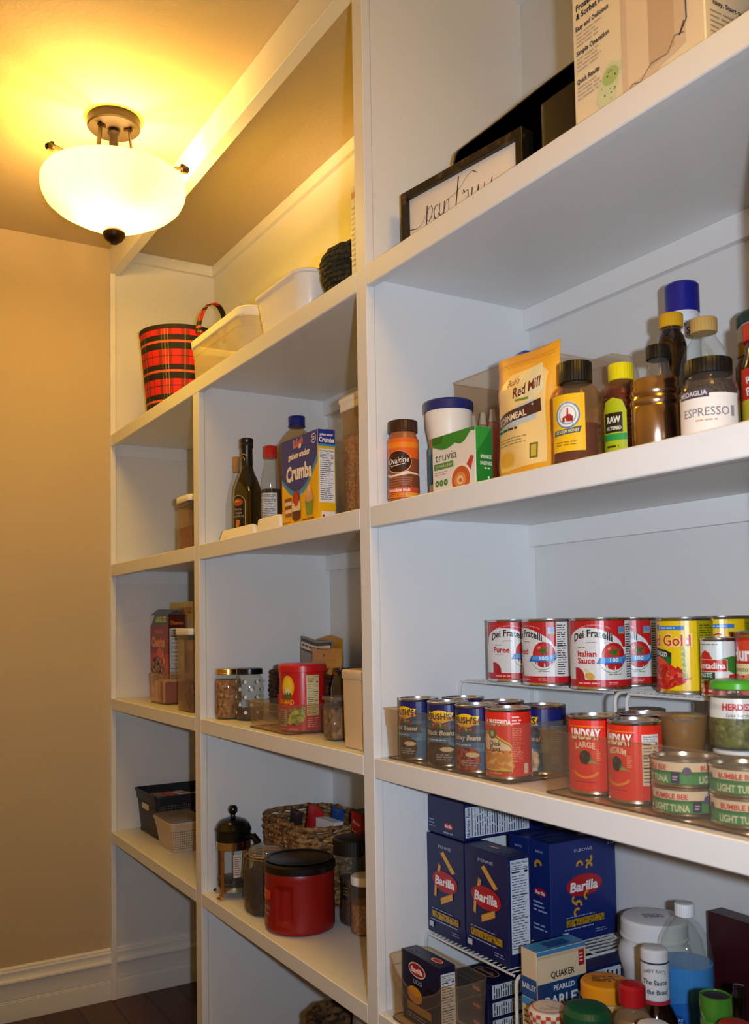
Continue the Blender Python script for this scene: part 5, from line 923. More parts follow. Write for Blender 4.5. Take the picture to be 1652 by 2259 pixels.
t = thing('storage_canister', 'cream plastic canister with a fitted lid, right end of the third shelf', 'canister', (1.7250, .0660, CZ), 0); rloft('canister_body', [(.100, .070, .018, 0), (.106, .076, .020, .003), (.110, .080, .020, .142)], plas('#d9bd94', .35), t, n=6); bm = NB(); loops(bm, [rring(.113, .083, .021, .1425, 6), rring(.115, .085, .022, .144, 6), rring(.115, .085, .022, .158, 6), rring(.109, .079, .019, .162, 6)]); obj('lid', bm, plas('#e3c79d', .35), t)

# ------------------------------------------------------------------ fourth shelf, far bay
def hole_wall(bm, u0, u1, v0, v1, f, nu, nv, hole):
    """wall grid with punched openings: hole = share of the cell that is open"""
    for i in range(nu):
        for j in range(nv):
            a0, a1 = u0 + (u1 - u0) * i / nu, u0 + (u1 - u0) * (i + 1) / nu; b0, b1 = v0 + (v1 - v0) * j / nv, v0 + (v1 - v0) * (j + 1) / nv
            h_ = (1 - hole) / 2; A = [(a0, b0), (a1, b0), (a1, b1), (a0, b1)]; B = [(a0 + (a1 - a0) * h_, b0 + (b1 - b0) * h_), (a1 - (a1 - a0) * h_, b0 + (b1 - b0) * h_), (a1 - (a1 - a0) * h_, b1 - (b1 - b0) * h_), (a0 + (a1 - a0) * h_, b1 - (b1 - b0) * h_)]
            va = [bm.verts.new(f(*p)) for p in A]; vb = [bm.verts.new(f(*p)) for p in B]
            for k in range(4): bm.faces.new((va[k], va[(k + 1) % 4], vb[(k + 1) % 4], vb[k]))
def plastic_basket(name, lab, x, y, z, w, d, h, c, rot, nu, nv, hole, tap=.86, band=.25, hh=True):
    t = thing(name, lab, 'basket', (x, y, z), rot); m = plas(c, .45)
    zt = h * (1 - band)
    def f(u, v):   # u runs round the rectangle, v height
        s = tap + (1 - tap) * v / h; W_, D_ = w * s / 2, d * s / 2; q = u % 4; k = int(q); e = q - k
        P_ = [(-W_, -D_), (W_, -D_), (W_, D_), (-W_, D_)]; a, b_ = Vector(P_[k]), Vector(P_[(k + 1) % 4]); p = a.lerp(b_, e)
        # round the corners a little
        r_ = p.length; mx = max(abs(p.x) / W_, 1e-6), max(abs(p.y) / D_, 1e-6); kk = min(mx[0], 1) ** 8 * min(mx[1], 1) ** 8 * .05
        return Vector((p.x * (1 - kk), p.y * (1 - kk), v))
    bm = NB()
    for k in range(4): n_ = nu if k % 2 == 0 else max(3, int(nu * d / w)); hole_wall(bm, k, k + .99999, .006, zt, f, n_, nv, hole)
    o = obj('basket_wall', bm, m, t, smooth=0); s_ = o.modifiers.new('thickness', 'SOLIDIFY'); s_.thickness = .0022
    bm = NB(); s0 = tap + (1 - tap) * (1 - band); loops(bm, [rring(w * s0 * .995, d * s0 * .995, .012, zt - .002, 5), rring(w, d, .018, h - .008, 5), rring(w + .006, d + .006, .020, h - .007, 5), rring(w + .006, d + .006, .020, h, 5), rring(w - .004, d - .004, .018, h, 5), rring(w * s0 * .98, d * s0 * .98, .011, zt - .002, 5)], False, False, True); obj('rim', bm, m, t)
    bm = NB(); loops(bm, [rring(w * tap, d * tap, .012, 0, 5), rring(w * tap, d * tap, .012, .007, 5)]); obj('basket_base', bm, m, t)
    if hh:
        bm = NB(); Y_ = -d / 2 * (tap + (1 - tap) * .8) - .0012; box(bm, -.036, Y_ - .0012, h * .60, .036, Y_ + .0015, h * .73, .001); o2 = obj('handle_opening', bm, mat('cream_inside', '#d9c9a8', .6), t)
    return t
tk = plastic_basket('plastic_basket', 'dark grey woven-look plastic basket holding packets, deep in the far bay', .140, .233, DZ, .244, .294, .150, '#1d1d21', 0, 30, 14, .45, .90, .22)
t = thing('packet_tray', 'beige card tray lying inside the dark grey basket', 'tray', (.140, .233, DZ + .009), 0); bx('tray_body', -.098, -.120, 0, .098, .120, .105, mat('beige_card', '#b39a80', .7), t, .004)
for i, (px, py, c_, rz, lb) in enumerate(((.095, .150, '#7a5a3c', 0, 'brown packet lying in the dark grey basket'), (.100, .192, '#c22028', 0, 'red packet lying in the dark grey basket'), (.105, .238, '#ddd2c6', 0, 'white packet with a red figure six, in the dark grey basket'))):
    X_, Y_ = px, py; t = thing('food_packet', lb, 'packet', (X_, Y_, DZ + .1148), 6 * i, 'packets in the dark grey basket'); t.rotation_euler[0] = R(0)
    bm = NB(); loops(bm, [rring(.100 - .004 * k, .040 - .004 * k, .006, z_, 3) for k, z_ in ((1, 0), (0, .003), (0, .009), (1, .013))]); obj('packet_body', bm, col(c_, .4), t)
    P = Print(plane_surf((0, 0, .0132), (1, 0, 0), (0, 0, 1), (0, 1, 0)), t, 'printed_top')
    if i == 2: P.rect('#b8242a', .038, -.018, .046, .018); P.text('#b8242a', '6', 0, 0, .026, .018, bold=.03); P.rect('#b8242a', -.046, -.018, -.040, .018)
    else: P.lines('#e8dcc8', -.025, -.015, .025, .015, 3, .3)
    P.done()
t = plastic_basket('plastic_basket', 'small beige perforated plastic basket beside the narrow post', .375, .134, DZ, .186, .130, .098, '#c4ae94', 0, 22, 8, .42, .78, .28, hh=False)
t = thing('clear_box_lid', 'clear lid lying over the beige perforated basket', 'lid', (.375, .134, DZ + .0985), 0); rloft('lid_shell', [(.176, .122, .015, 0), (.176, .122, .015, .004), (.160, .108, .012, .005)], clear('smoky_lid', '#c9bfb4', .4, .15, .8), t)

# ------------------------------------------------------------------ fourth shelf, middle bay
t = thing('french_press', 'glass french press with a black domed lid and copper coloured feet', 'coffee press', (.989, .0670, DZ), 0); r = .046
lathe('glass_beaker', [(.030, .014), (.044, .017), (.0455, .026), (.0455, .150)], GLS, t, 48, capt=False)
lathe('coffee_base', [(0, .016), (.043, .017), (.0445, .024), (.0445, .030), (0, .030)], METAL, t, 40); lathe('plunger_disc', [(0, .040), (.0435, .041), (.0438, .048), (.030, .051), (0, .052)], mat('steel_mesh_dark', '#2a2624', .35, .7), t, 40); bm = NB(); tube(bm, [(0, 0, .05), (0, 0, .178)], .0028, 10); obj('plunger_rod', bm, METAL, t)
lathe('lid', [(0, .149), (.0455, .149), (.0480, .152), (.0480, .174), (.0500, .176), (.0500, .180), (.0475, .183), (.0440, .193), (.034, .203), (.018, .208), (.0085, .2095), (.0065, .213), (.0060, .217), (0, .217)], plas('#0c0b0b', .18), t, 56)
lathe('knob', [(0, .2172), (.007, .218), (.0115, .223), (.0128, .230), (.0115, .237), (.007, .242), (0, .2432)], plas('#0c0b0b', .15), t, 32)
CHR = mat('polished_frame', '#cdb89a', .15, 1.0)
lathe('top_band', [(.0462, .128), (.0475, .128), (.0475, .149), (.0462, .149)], CHR, t, 48, capb=False, capt=False)
for a in (-60, 30, 120, 210):
    q = R(a); c, s = cos(q), sin(q); bm = NB(); w_ = .0055; pts = [(.0475, .130), (.0475, .030), (.0478, .018), (.052, .008), (.060, .003), (.064, .005), (.064, .010)]; rings = []
    for r_, z_ in pts: rings.append([(r_ * c - s * w_, r_ * s + c * w_, z_), (r_ * c + s * w_, r_ * s - c * w_, z_), ((r_ + .0014) * c + s * w_, (r_ + .0014) * s - c * w_, z_ - .0006), ((r_ + .0014) * c - s * w_, (r_ + .0014) * s + c * w_, z_ - .0006)])
    loops(bm, rings); obj('leg', bm, CHR if a != -60 else mat('copper_foot', '#c98c50', .25, .9), t)
bm = NB(); q = R(35); c, s = cos(q), sin(q); tube(bm, [(r_ * c, r_ * s, z_) for r_, z_ in ((.048, .160), (.066, .163), (.078, .150), (.081, .120), (.076, .085), (.064, .062), (.050, .060))], [.008, .009, .0095, .009, .0085, .008, .006], 10); obj('handle', bm, plas('#0c0b0b', .2), t)
P = Print(cyl_surf(.0457, -8, 0), t, 'printed_scale'); P.rect('#c9c4ba', -.012, .058, .012, .118); P.lines('#8a5a4a', -.009, .062, .009, .114, 9, .35); P.done()
t = thing('clamp_jar', 'glass clamp-top jar of dark coffee beside the french press', 'jar', (1.1650, .0850, DZ), 0)
fluid_bottle(t, [(.044, 0), (.0520, .003), (.0545, .012), (.0545, .105), (.0500, .124), (.0430, .134), (.0415, .140), (.0430, .143)], .098, clear('jar_glass_thick', '#efe4d2', .04, .04, .9), grain('ground_coffee', ['#140a06', '#24130b', '#1a0d08', '#2e1a10'], 300, .7, bump=.5), sx=1, sy=1, sq=3.2, inset=.003)
lathe('glass_lid', [(.0440, .146), (.0465, .147), (.0470, .152), (.0440, .160), (.036, .165), (.020, .1665), (0, .1665)], clear('lid_glass', '#efe6d6', .14, .05, 1.4), t, 48, capb=False); lathe('gasket', [(.0420, .143), (.0465, .143), (.0465, .1462), (.0420, .1462)], mat('amber_rubber', '#c98a4a', .5), t, 48, capb=False, capt=False)
SW = mat('steel_wire', '#cfc6b8', .2, 1.0); bm = NB(); q = R(-118); ex = Vector((cos(q), sin(q), 0)); ey = Vector((-sin(q), cos(q), 0))
for sg in (-1, 1): tube(bm, [ex * .046 + ey * .012 * sg + Vector((0, 0, .150)), ex * .056 + ey * .014 * sg + Vector((0, 0, .140)), ex * .058 + ey * .013 * sg + Vector((0, 0, .118)), ex * .062 + ey * .008 * sg + Vector((0, 0, .092)), ex * .060 + Vector((0, 0, .085))], .0016, 6)
tube(bm, [(.0475 * cos(2 * PI * i / 40), .0475 * sin(2 * PI * i / 40), .137) for i in range(40)], .0014, 6, closed=True); tube(bm, [(.0480 * cos(2 * PI * i / 40), .0480 * sin(2 * PI * i / 40), .150) for i in range(40)], .0014, 6, closed=True); obj('wire_clamp', bm, SW, t)
t = thing('coffee_canister', 'big red plastic coffee canister with a moulded grip and black lid', 'canister', (1.3220, .1010, DZ), 0); r = .0860; t.scale = (1.055, 1.055, 1.03)
bm = NB(); n = 96; rings = []
for z_, rr in [(0, .073), (.003, .0785), (.008, .0805)] + [(.012 + i * .0043, .0808) for i in range(27)] + [(.130, .0815), (.136, .0800), (.141, .0790)]:
    ring = []
    for i in range(n):
        a = 2 * PI * i / n; da = (math.degrees(a) + 54 + 180) % 360 - 180; u_, v_ = da / 15.0, (z_ - .068) / .044; sd = max(abs(u_), abs(v_)); g_ = .0065 * max(0, min(1, (1.0 - sd) * 6)) if da > -15 else 0
        if abs(v_) < 1.0 and -15 < da < 15: g_ *= 1 - .35 * max(0, 1 - abs(u_ + .2) * 2)
        ring.append(((rr - g_) * cos(a), (rr - g_) * sin(a), z_))
    rings.append(ring)
loops(bm, rings); obj('canister_body', bm, plas('#8c100d', .36), t, smooth=50); cap(t, .0835, .1375, .1600, plas('#0b0b0c', .3), 'lid', top=.0045, n=72); lathe('lid_ring', [(.070, .1595), (.0765, .1605), (.078, .1618), (.0755, .1622), (.070, .1605)], plas('#0b0b0c', .35), t, 64, capb=False, capt=False)
P = Print(cyl_surf(.0815, -96, 0), t); P.poly('#c8431c', [(-.030, .100), (.024, .098), (.022, .080), (-.01, .072), (-.030, .078)]); P.text('#b9b0ae', 'Classic', -.002, .060, .010, .044, sh=.2); P.text('#b9b0ae', 'Roast', -.002, .046, .010, .036, sh=.2); P.lines('#b9b0ae', -.022, .022, .018, .036, 3, .35); P.done()
t = coil_basket('seagrass_basket', 'large woven seagrass basket full of packets behind the coffee things', 1.101, .2720, DZ, [(.295 + .020 * min(1, i / 10), .205 + .020 * min(1, i / 10), .075, .007 + i * .0135) for i in range(14)] + [(.317, .227, .078, .199)], grain('seagrass_weave', ['#3a2412', '#7a5228', '#a87a44', '#5a3a1c', '#c09a64', '#4a2e16'], 90, .85, (1, 1, 1.6), .9), rope=.0080, square=True, wob=.0022, seed=8)
WB = DZ + .0095
for px, py, c_, rz, hh, ww, lb, tl in ((1.006, .230, '#3a2c30', 5, .205, .060, 'dark wrapped bar poking up inside the seagrass basket', 12), (1.064, .248, '#b3202c', 10, .225, .066, 'crumpled red packet standing in the seagrass basket', 14), (1.080, .325, '#1f4fa0', 10, .212, .05, 'blue packet corner inside the seagrass basket', 8)):
    t, sf = pouch('tea_packet', lb, px, py, WB, ww, hh, .018, col(c_, .3), rot=rz, tilt=tl, group='packets in the seagrass basket', wav=.004, seed=int(hh * 1000))
t = carton('white_carton', 'white carton edge showing above the rim of the seagrass basket', 1.182, .262, WB, .090, .030, .204, '#d9dce0', rot=4); P = front(t, .12, .03, .184); P.lines('#8a8f98', -.05, .170, .05, .196, 2, .3); P.done()
t = carton('filter_box', 'red and dark green coffee filter box right of the seagrass basket', 1.3030, .3440, DZ + .0002, .056, .138, .2520, '#14301f')
P = front(t, .056, .138, .25, name='printed_front'); P.poly('#b8141c', [(-.0248, .2498), (-.0248, .202), (.0248, .1945), (.0248, .2498)]); P.stroke('#e8d9b8', [(-.0248, .202), (.0248, .1945)], .0015); P.text('#f3e8e2', 'Melitta', .0, .2230, .0100, .034, bold=.01, sh=.3, rot=-8); P.done(); P = side(t, .056, .138, .25); P.poly('#a4141a', [(-.0745, .2510), (-.0745, .1945), (-.03, .2130), (.0745, .2160), (.0745, .2510)]); P.stroke('#e8d9b8', [(-.0745, .1945), (-.03, .2130), (.0745, .2160)], .0015); P.text('#f3e8e2', 'Melitta', -.002, .2330, .0240, .110, bold=.01, sh=.3); P.done()
t = thing('coffee_jar', 'tall jar of instant coffee with a wide black lid beside the red canister', 'jar', (1.3720, .2230, DZ), 0)
fluid_bottle(t, [(.026, 0), (.0300, .003), (.0310, .015), (.0270, .060), (.0270, .100), (.0370, .166), (.0370, .173)], .112, GLS, grain('instant_coffee', ['#3a2010', '#5a3620', '#2a160a', '#6a4428'], 240, .6, bump=.5), sx=1, sy=1, sq=3.0); cap(t, .0460, .1700, .2100, BKC, 'lid', ribs=44, top=.004)
P = Print(cyl_surf(.0278, -60, 0), t); P.rect('#2a1a12', -.02, .062, .02, .100); P.lines('#8a6a2c', -.014, .07, .014, .094, 3, .4); P.done()
t = thing('spread_jar', 'jar of tan powder with a white lid half hidden by the tall post', 'jar', (1.4460, .2130, DZ), 0)
fluid_bottle(t, [(.030, 0), (.0350, .003), (.0360, .012), (.0360, .095), (.0320, .108), (.0315, .122)], .070, GLS, grain('tan_powder', ['#a8743c', '#8a5a2c', '#b98a50'], 200, .8, bump=.3)); cap(t, .0345, .1140, .1340, plas('#efece6', .35), 'lid', ribs=36); 
t = coil_basket('floor_basket', 'woven basket on the floor of the middle bay, only its top showing', 1.520, .200, 0.0, [(.34, .26, .10, .009 + i * .0170) for i in range(24)], grain('dark_seagrass2', ['#2a1a0e', '#6a4624', '#8a6236', '#3a2412'], 90, .85, bump=.9), rope=.0098, square=True, wob=.0025, seed=12)
t, sf = pouch('plastic_bag', 'crinkled pale plastic bag sticking out of the floor basket', 1.560, .175, .02, .230, .430, .12, mat('pale_film', '#aeb4ba', .25, spec=.8), wav=.006, seed=15, taper=.8)

# ------------------------------------------------------------------ fourth shelf, right bay
NV = '#141c50'
def barilla(P, x, y, k=1.0, sk=0.0, word='Barilla', rim=None):
    if rim: P.ell(rim, x, y, .0440 * k, .0215 * k)
    P.ell('#b3141f', x, y, .0400 * k, .0180 * k); P.text('#f4efee', word, x, y - .0012 * k, .0150 * k, .062 * k, bold=.035, sh=.1)
def penne(P, x, y, L_, w_, rot):
    a = R(rot); ux_, uy_ = cos(a), sin(a); vx, vy = -uy_, ux_
    pt = lambda s, q: (x + ux_ * s * L_ / 2 + vx * q * w_ / 2, y + uy_ * s * L_ / 2 + vy * q * w_ / 2)
    P.poly('#c98a22', [pt(-1.08, -1), pt(.86, -1), pt(1.10, 1), pt(-.84, 1)])
    for q in (-.55, 0.0, .5): P.stroke('#e4b050', [pt(-.95, q), pt(.93, q)], w_ * .16)
    P.poly('#6a4010', [pt(.88, -.72), pt(.94, -.2), pt(1.04, .72), pt(.97, .2)])
def elbow(P, x, y, r_, rot, c='#dca23c'):
    pts = [(x + r_ * cos(R(rot + a)), y + r_ * sin(R(rot + a))) for a in range(0, 201, 20)]; P.stroke('#b97c20', pts, r_ * .95); P.stroke(c, pts, r_ * .6)
def pasta_front(P, w, h, title, kind):
    P.text('#c9cede', title, 0, h * .895, h * .028, w * .34); barilla(P, 0, h * .545, w / .118)
    if kind == 'penne': penne(P, w * .08, h * .755, h * .27, h * .058, -42); penne(P, -w * .16, h * .66, h * .12, h * .045, 74); barilla(P, 0, h * .560, w / .118); penne(P, -w * .26, h * .44, h * .12, h * .04, 84); penne(P, w * .05, h * .395, h * .23, h * .062, 24)
    else:
        for x, y, q in ((.10, .80, 200), (-.08, .745, -10), (.10, .715, 0), (.05, .44, 60), (-.18, .42, 120), (-.12, .36, -20), (-.15, .29, 40)): elbow(P, w * x, h * y, h * .035, q)
    P.lines('#9aa3c8', -w * .36, h * .245, w * .34, h * .262, 1, .5); P.rect('#a9841c', -w * .36, h * .165, w * .36, h * .232); P.blobs(['#c8a02c', '#7f6212'], -w * .34, h * .17, w * .34, h * .228, h * .010, 50); P.lines('#aab2d6', -w * .40, h * .130, w * .38, h * .150, 1, .55); P.lines('#8f98c2', w * .18, h * .055, w * .42, h * .10, 2, .4); P.rect('#c9cdd8', -w * .44, h * .06, -w * .33, h * .115)
rk = wire_rack('white wire riser on the fourth shelf carrying the blue pasta boxes', 1.853, .108, DZ, 2.122, .395, .135, group='white wire shelf risers')
KZ = DZ + .1352
def pasta_box(x, y, z, w, d, h, title, kind, lab, rot=0, group='upright blue pasta boxes'):
    t = carton('pasta_box', lab, x, y, z, w, d, h, NV, rot, group, rough=.35); P = front(t, w, d, h, name='printed_front'); pasta_front(P, w, h, title, kind); P.done()
    P = side(t, w, d, h); P.nutri(-d * .40, h * .12, d * .42, h * .965, '#ccd6e2'); P.done(); P = topside(t, w, d, h); barilla(P, -w * .05, d * .05, .35); P.lines('#5a6494', w * .15, -d * .3, w * .4, d * .2, 3, .35); P.done(); bm = NB(); box(bm, -w / 2 + .002, 0, h + .0002, w / 2 - .002, d / 2 - .001, h + .001); return t
pasta_box(1.9140, .1385, KZ, .1180, .0500, .1880, 'PENNE', 'penne', 'upright blue pasta box with penne tubes, against the white partition')
pasta_box(2.0380, .1390, KZ, .1240, .0500, .1890, 'PENNE', 'penne', 'upright blue pasta box with penne tubes and a white side panel showing')
def elbows(x, lab):
    w, d, h = .166, .056, .187; t = carton('pasta_box', lab, x, .3260, KZ, w, d, h, '#182a6e', 90, 'upright blue pasta boxes', rough=.35)
    P = front(t, w, d, h, name='printed_front'); pasta_front(P, w * .8, h, 'ELBOWS', 'elbows'); P.text('#d9dde8', '2 LB', w * .42, h * .93, .0085, .018, bold=.02); P.done()
    P = Print(plane_surf((-w / 2, 0, 0), (0, -1, 0), (-1, 0, 0)), t, 'printed_side'); barilla(P, 0, h * .50, .42); elbow(P, -.004, h * .76, .008, 10); P.lines('#aab2d6', -.02, h * .30, .02, h * .42, 3, .4); P.lines('#aab2d6', -.02, h * .12, .02, h * .2, 2, .4); P.text('#c9cede', 'ELBOWS', 0, h * .9, .004, .02); P.done()
    P = topside(t, w, d, h); barilla(P, .03, 0, .42); P.text('#8f98c2', 'ELBOWS', .03, -.014, .0055, .032); P.lines('#5a6494', -.07, -.015, -.02, .015, 4, .4); P.done(); return t
elbows(2.0350, 'big blue box of elbow pasta, its face turned towards the room'); elbows(1.9755, 'big blue elbow pasta box behind the first, mostly its top showing')
t = carton('pasta_box', 'blue pasta box lying flat on top of the two penne boxes', 1.9090, .2180, KZ + .1892, .1160, .196, .0700, NV, 0, 'flat lying blue pasta boxes', rough=.35)
P = front(t, .116, .196, .07, name='printed_end'); barilla(P, .010, .020, .36); P.lines('#8f98c2', -.006, .004, .036, .0095, 1, .6); P.lines('#8f98c2', -.054, .010, -.034, .028, 3, .35); P.done(); P = side(t, .116, .196, .07); P.rect('#ccd6e2', -.094, .006, .060, .062); P.text('#14161e', 'Nutrition Facts', -.087, .034, .0075, .052, bold=.02, rot=90); P.rect('#14161e', -.079, .008, -.0775, .060); P.lines('#14161e', -.074, .008, .055, .060, 22, .3, vert=True); P.rect('#14161e', -.020, .008, -.0185, .060); P.done()
clear_bin('clear bin with a scalloped front holding small pasta boxes', 1.868, 2.068, .006, .098, DZ, .112, rad=.022, flare=.008, notch=True, th=.002)
t = carton('pasta_box', 'small dark blue orzo box standing at the front of the scalloped bin', 1.9520, .0450, DZ + .0023, .120, .034, .124, '#10163a', 0, 'small pasta boxes in the scalloped bin', rough=.35)
P = front(t, .12, .034, .124, name='printed_front'); barilla(P, -.012, .098, .62, rim='#d9d0c0'); P.text('#b9bdcc', 'ORZO', -.010, .0765, .0075, .028); P.ell('#d9941c', -.020, .052, .024, .015); P.ell('#0a0a0e', .028, .064, .016, .014); P.ell('#10163a', .028, .061, .0135, .0115); P.rect('#a9841c', -.044, .022, .032, .036); P.lines('#8f98c2', -.044, .008, .030, .018, 2, .4); P.done(); P = side(t, .12, .034, .124); P.nutri(-.0155, .01, .0155, .112, '#ccd2da'); P.done(); P = topside(t, .12, .034, .124); P.ell('#d9d0c0', .028, 0, .016, .0075); P.ell('#c22a2a', .028, 0, .013, .0058); P.lines('#5a6494', -.05, -.01, -.02, .008, 3, .4); P.done()
for k, lb in enumerate(('spaghetti box lying lowest in the stack behind the orzo box', 'spaghetti box lying in the middle of the stack behind the orzo box', 'spaghetti box lying uppermost in the stack behind the orzo box')):
    t = carton('spaghetti_box', lb, 2.0000, .2450, DZ + .0003 + k * .0305, .0900, .2750, .0300, '#10163a', 0, 'stacked spaghetti boxes', rough=.35)
    P = front(t, .09, .275, .03, name='printed_end'); barilla(P, .012, .015, .30); P.done(); P = side(t, .09, .275, .03); P.rect('#c4ccd6', -.128, .003, .11, .027); P.lines('#14161e', -.126, .004, .105, .026, 44, .4, vert=True); P.done()
    if k == 2: P = topside(t, .09, .275, .03); P.ell('#b9ada0', -.006, -.100, .030, .017); P.ell('#3a0f18', -.006, -.100, .028, .0155); P.text('#b9ada0', 'Barilla', -.006, -.100, .010, .044, sh=.1); P.text('#5a648c', 'SPAGHETTI', .010, -.060, .0055, .052); P.done()
for k, lb in enumerate(('flat blue pasta box under the other, behind the barley box', 'flat blue pasta box on top, behind the barley box')):
    t = carton('pasta_box', lb, 2.1460, .3050, DZ + .0003 + k * .0655, .040, .170, .0650, NV, 0, 'flat pasta boxes behind the barley', rough=.35); P = side(t, .04, .17, .065); P.rect('#c4ccd6', -.08, .034, .06, .060); P.lines('#14161e', -.078, .036, .055, .058, 12, .35, vert=True); P.done()
t = carton('barley_box', 'tan and blue pearled barley box standing before the riser', 2.1780, .1430, DZ, .0380, .1080, .1950, '#d9c4a0', 0, None, rough=.5); w, d, h = .038, .108, .195
P = side(t, w, d, h, name='printed_front'); P.rect('#3f7fb4', -.0535, .188, .0535, .1948); P.rect('#c8b48c', -.0535, .120, .0535, .187); P.rect('#dbc7a2', -.052, .125, .052, .182); P.text('#2c2620', 'QUAKER', .002, .1540, .0105, .052, bold=.02); P.poly('#a8242a', [(.037, .158), (.050, .158), (.050, .184), (.037, .184)]); P.lines('#e8c8b8', .039, .163, .048, .180, 3, .4); P.rect('#1f3c6a', -.0535, .045, .0535, .143); P.text('#d9dfe4', 'PEARLED', .004, .1325, .0080, .046, bold=.02); P.text('#d9dfe4', 'BARLEY', .004, .1120, .0165, .084, bold=.03); P.lines('#d9dfe4', -.03, .06, .04, .072, 2, .4); P.done()
P = front(t, w, d, h, name='printed_side'); P.rect('#24508a', -.0185, .118, .0185, .150); P.rect('#3f8fca', -.0185, .105, .0185, .117); P.text('#d9dfe4', 'BARLEY', 0, .136, .0085, .034, bold=.02); P.lines('#7a3f2c', -.014, .03, .014, .10, 8, .3); P.done(); P = topside(t, w, d, h); P.rect('#3f8fbf', -.0188, -.0535, .0188, .0535); P.rect('#24508a', -.012, -.02, .012, .03); P.done()
WH = plas('#e4e6e8', .4)
def ribbed(name, prof, m, t, n=64): return lathe(name, prof, m, t, n)
t = thing('powder_tub', 'big white plastic tub with a double-step shoulder and printed date on its lid', 'tub', (2.2350, .3200, DZ), 0); t.scale = (.87, .87, 1.03)
lathe('tub_body', [(0, 0), (.058, 0), (.0600, .004), (.0600, .128), (.0660, .142), (.0690, .152), (.0690, .164), (.0660, .172), (.0600, .178), (.0590, .190), (0, .190)], WH, t, 64); cap(t, .0635, .1860, .2190, WH, 'lid', top=.004, n=72); lathe('lid_ring', [(.0635, .186), (.0652, .187), (.0652, .190), (.0635, .191)], WH, t, 64)
P = Print(plane_surf((0, 0, .2192), (cos(R(60)), sin(R(60)), 0), (0, 0, 1), (-sin(R(60)), cos(R(60)), 0)), t, 'printed_date'); P.lines('#2a2a2c', -.022, -.012, .018, .012, 4, .55); P.done()
P = Print(cyl_surf(.0602, -48, 0), t); P.rect('#1b1b22', -.05, .020, .09, .124); P.nutri(-.048, .022, .004, .122, '#d3d9dd'); P.rect('#c9d0d6', .006, .022, .05, .110); P.lines('#2a2a30', .010, .026, .046, .106, 16, .35); P.done()
t = thing('sparkling_water_bottle', 'large clear bottle of blue liquid with a white cap and blue label', 'bottle', (2.3550, .2570, DZ), 0)
fluid_bottle(t, [(.034, 0), (.0400, .004), (.0410, .020), (.0410, .150), (.0420, .175), (.0415, .205), (.0360, .232), (.0240, .254), (.0140, .264), (.0125, .268), (.0125, .276)], .1980, GLS, mat('blue_liquid', '#2a8fe0', .08, spec=.8), inset=.0014); cap(t, .0150, .2680, .2880, plas('#e9ebec', .35), ribs=30)
P = Print(cyl_surf(.0414, -52, 0), t); P.poly('#2268b8', [(-.05, .135), (.06, .165), (.06, .06), (-.05, .06)]); P.ell('#1a4a98', -.014, .118, .013, .011); P.poly('#8fb4d8', [(-.028, .10), (.0, .09), (-.004, .05), (-.03, .05)]); P.text('#bcd4ea', 'GREAT', -.014, .1215, .0045, .018, bold=.02); P.text('#bcd4ea', 'VALUE', -.014, .1150, .0045, .018, bold=.02); P.text('#7fb0e0', 'CLEAR', .004, .088, .011, .036, bold=.02); P.done()
t = thing('sauce_bottle', 'dark barbecue sauce bottle with a tall white cap sleeve lettered in black', 'bottle', (2.3620, .1790, DZ), 0)
lathe('bottle_body', [(0, 0), (.031, 0), (.034, .004), (.034, .115), (.031, .134), (.0235, .150), (.0200, .156), (0, .156)], mat('bbq_dark', '#160604', .08, spec=.8), t, 44); lathe('neck_band', [(.0203, .1560), (.0215, .157), (.0215, .161), (.0203, .162)], plas('#b02a3a', .4), t, 40); cap(t, .0205, .1620, .2370, plas('#dcdcdd', .45), 'cap_sleeve', top=.003); lathe('sleeve_line', [(.0206, .216), (.0209, .216), (.0209, .2185), (.0206, .2185)], plas('#2a2e48', .5), t, 40, capb=False, capt=False)
P = Print(cyl_surf(.0207, -48, 0), t); P.text('#2a2a2e', 'BABY RAYS', 0, .204, .0050, .034, bow=.003); P.text('#2a2a2e', 'The Sauce', 0, .190, .0072, .038, bold=.02); P.text('#2a2a2e', 'is the Boss!', 0, .176, .0066, .040, bold=.02); P.done()
t = thing('mustard_jar', 'jar with a wide golden yellow lid in the middle of the front group', 'jar', (2.2830, .1540, DZ), 0)
lathe('jar_body', [(0, 0), (.030, 0), (.0345, .004), (.0350, .100), (.0365, .128), (.034, .140), (0, .140)], plas('#c9a86a', .35), t, 44); cap(t, .0380, .1420, .1680, plas('#e9930e', .4), 'lid', ribs=0, top=.003); P = Print(plane_surf((0, 0, .1682), (cos(R(50)), sin(R(50)), 0), (0, 0, 1), (-sin(R(50)), cos(R(50)), 0)), t, 'printed_lid'); P.lines('#5a3410', -.020, -.012, .020, .014, 4, .45); P.done()
t = thing('dressing_bottle', 'tan dressing bottle with a red cap, between the yellow lid and the sauce bottle', 'bottle', (2.3880, .1030, DZ), 0)
fluid_bottle(t, [(.026, 0), (.0295, .004), (.0300, .100), (.0310, .130), (.0280, .155), (.0190, .170), (.0165, .174), (.0165, .180)], .160, clear('film3', '#e8d8b8', .1), plas('#a88654', .3)); cap(t, .0190, .1765, .2070, plas('#b3151c', .35), top=.003)
P = Print(cyl_surf(.0305, -50, 0), t); P.rect('#c01a22', -.03, .05, .03, .122); P.text('#f0e0c8', 'Ranch', 0, .10, .012, .04, bold=.02); P.done()
t = thing('cheese_shaker', 'shaker container with a dark green lid, lowest in the picture', 'container', (2.3590, .0420, DZ), 0)
lathe('shaker_body', [(0, 0), (.029, 0), (.0305, .004), (.0310, .150), (0, .150)], plas('#1d6a3c', .35), t, 44); cap(t, .0345, .1420, .1790, plas('#0c4a2e', .35), 'lid', ribs=44, top=.006)
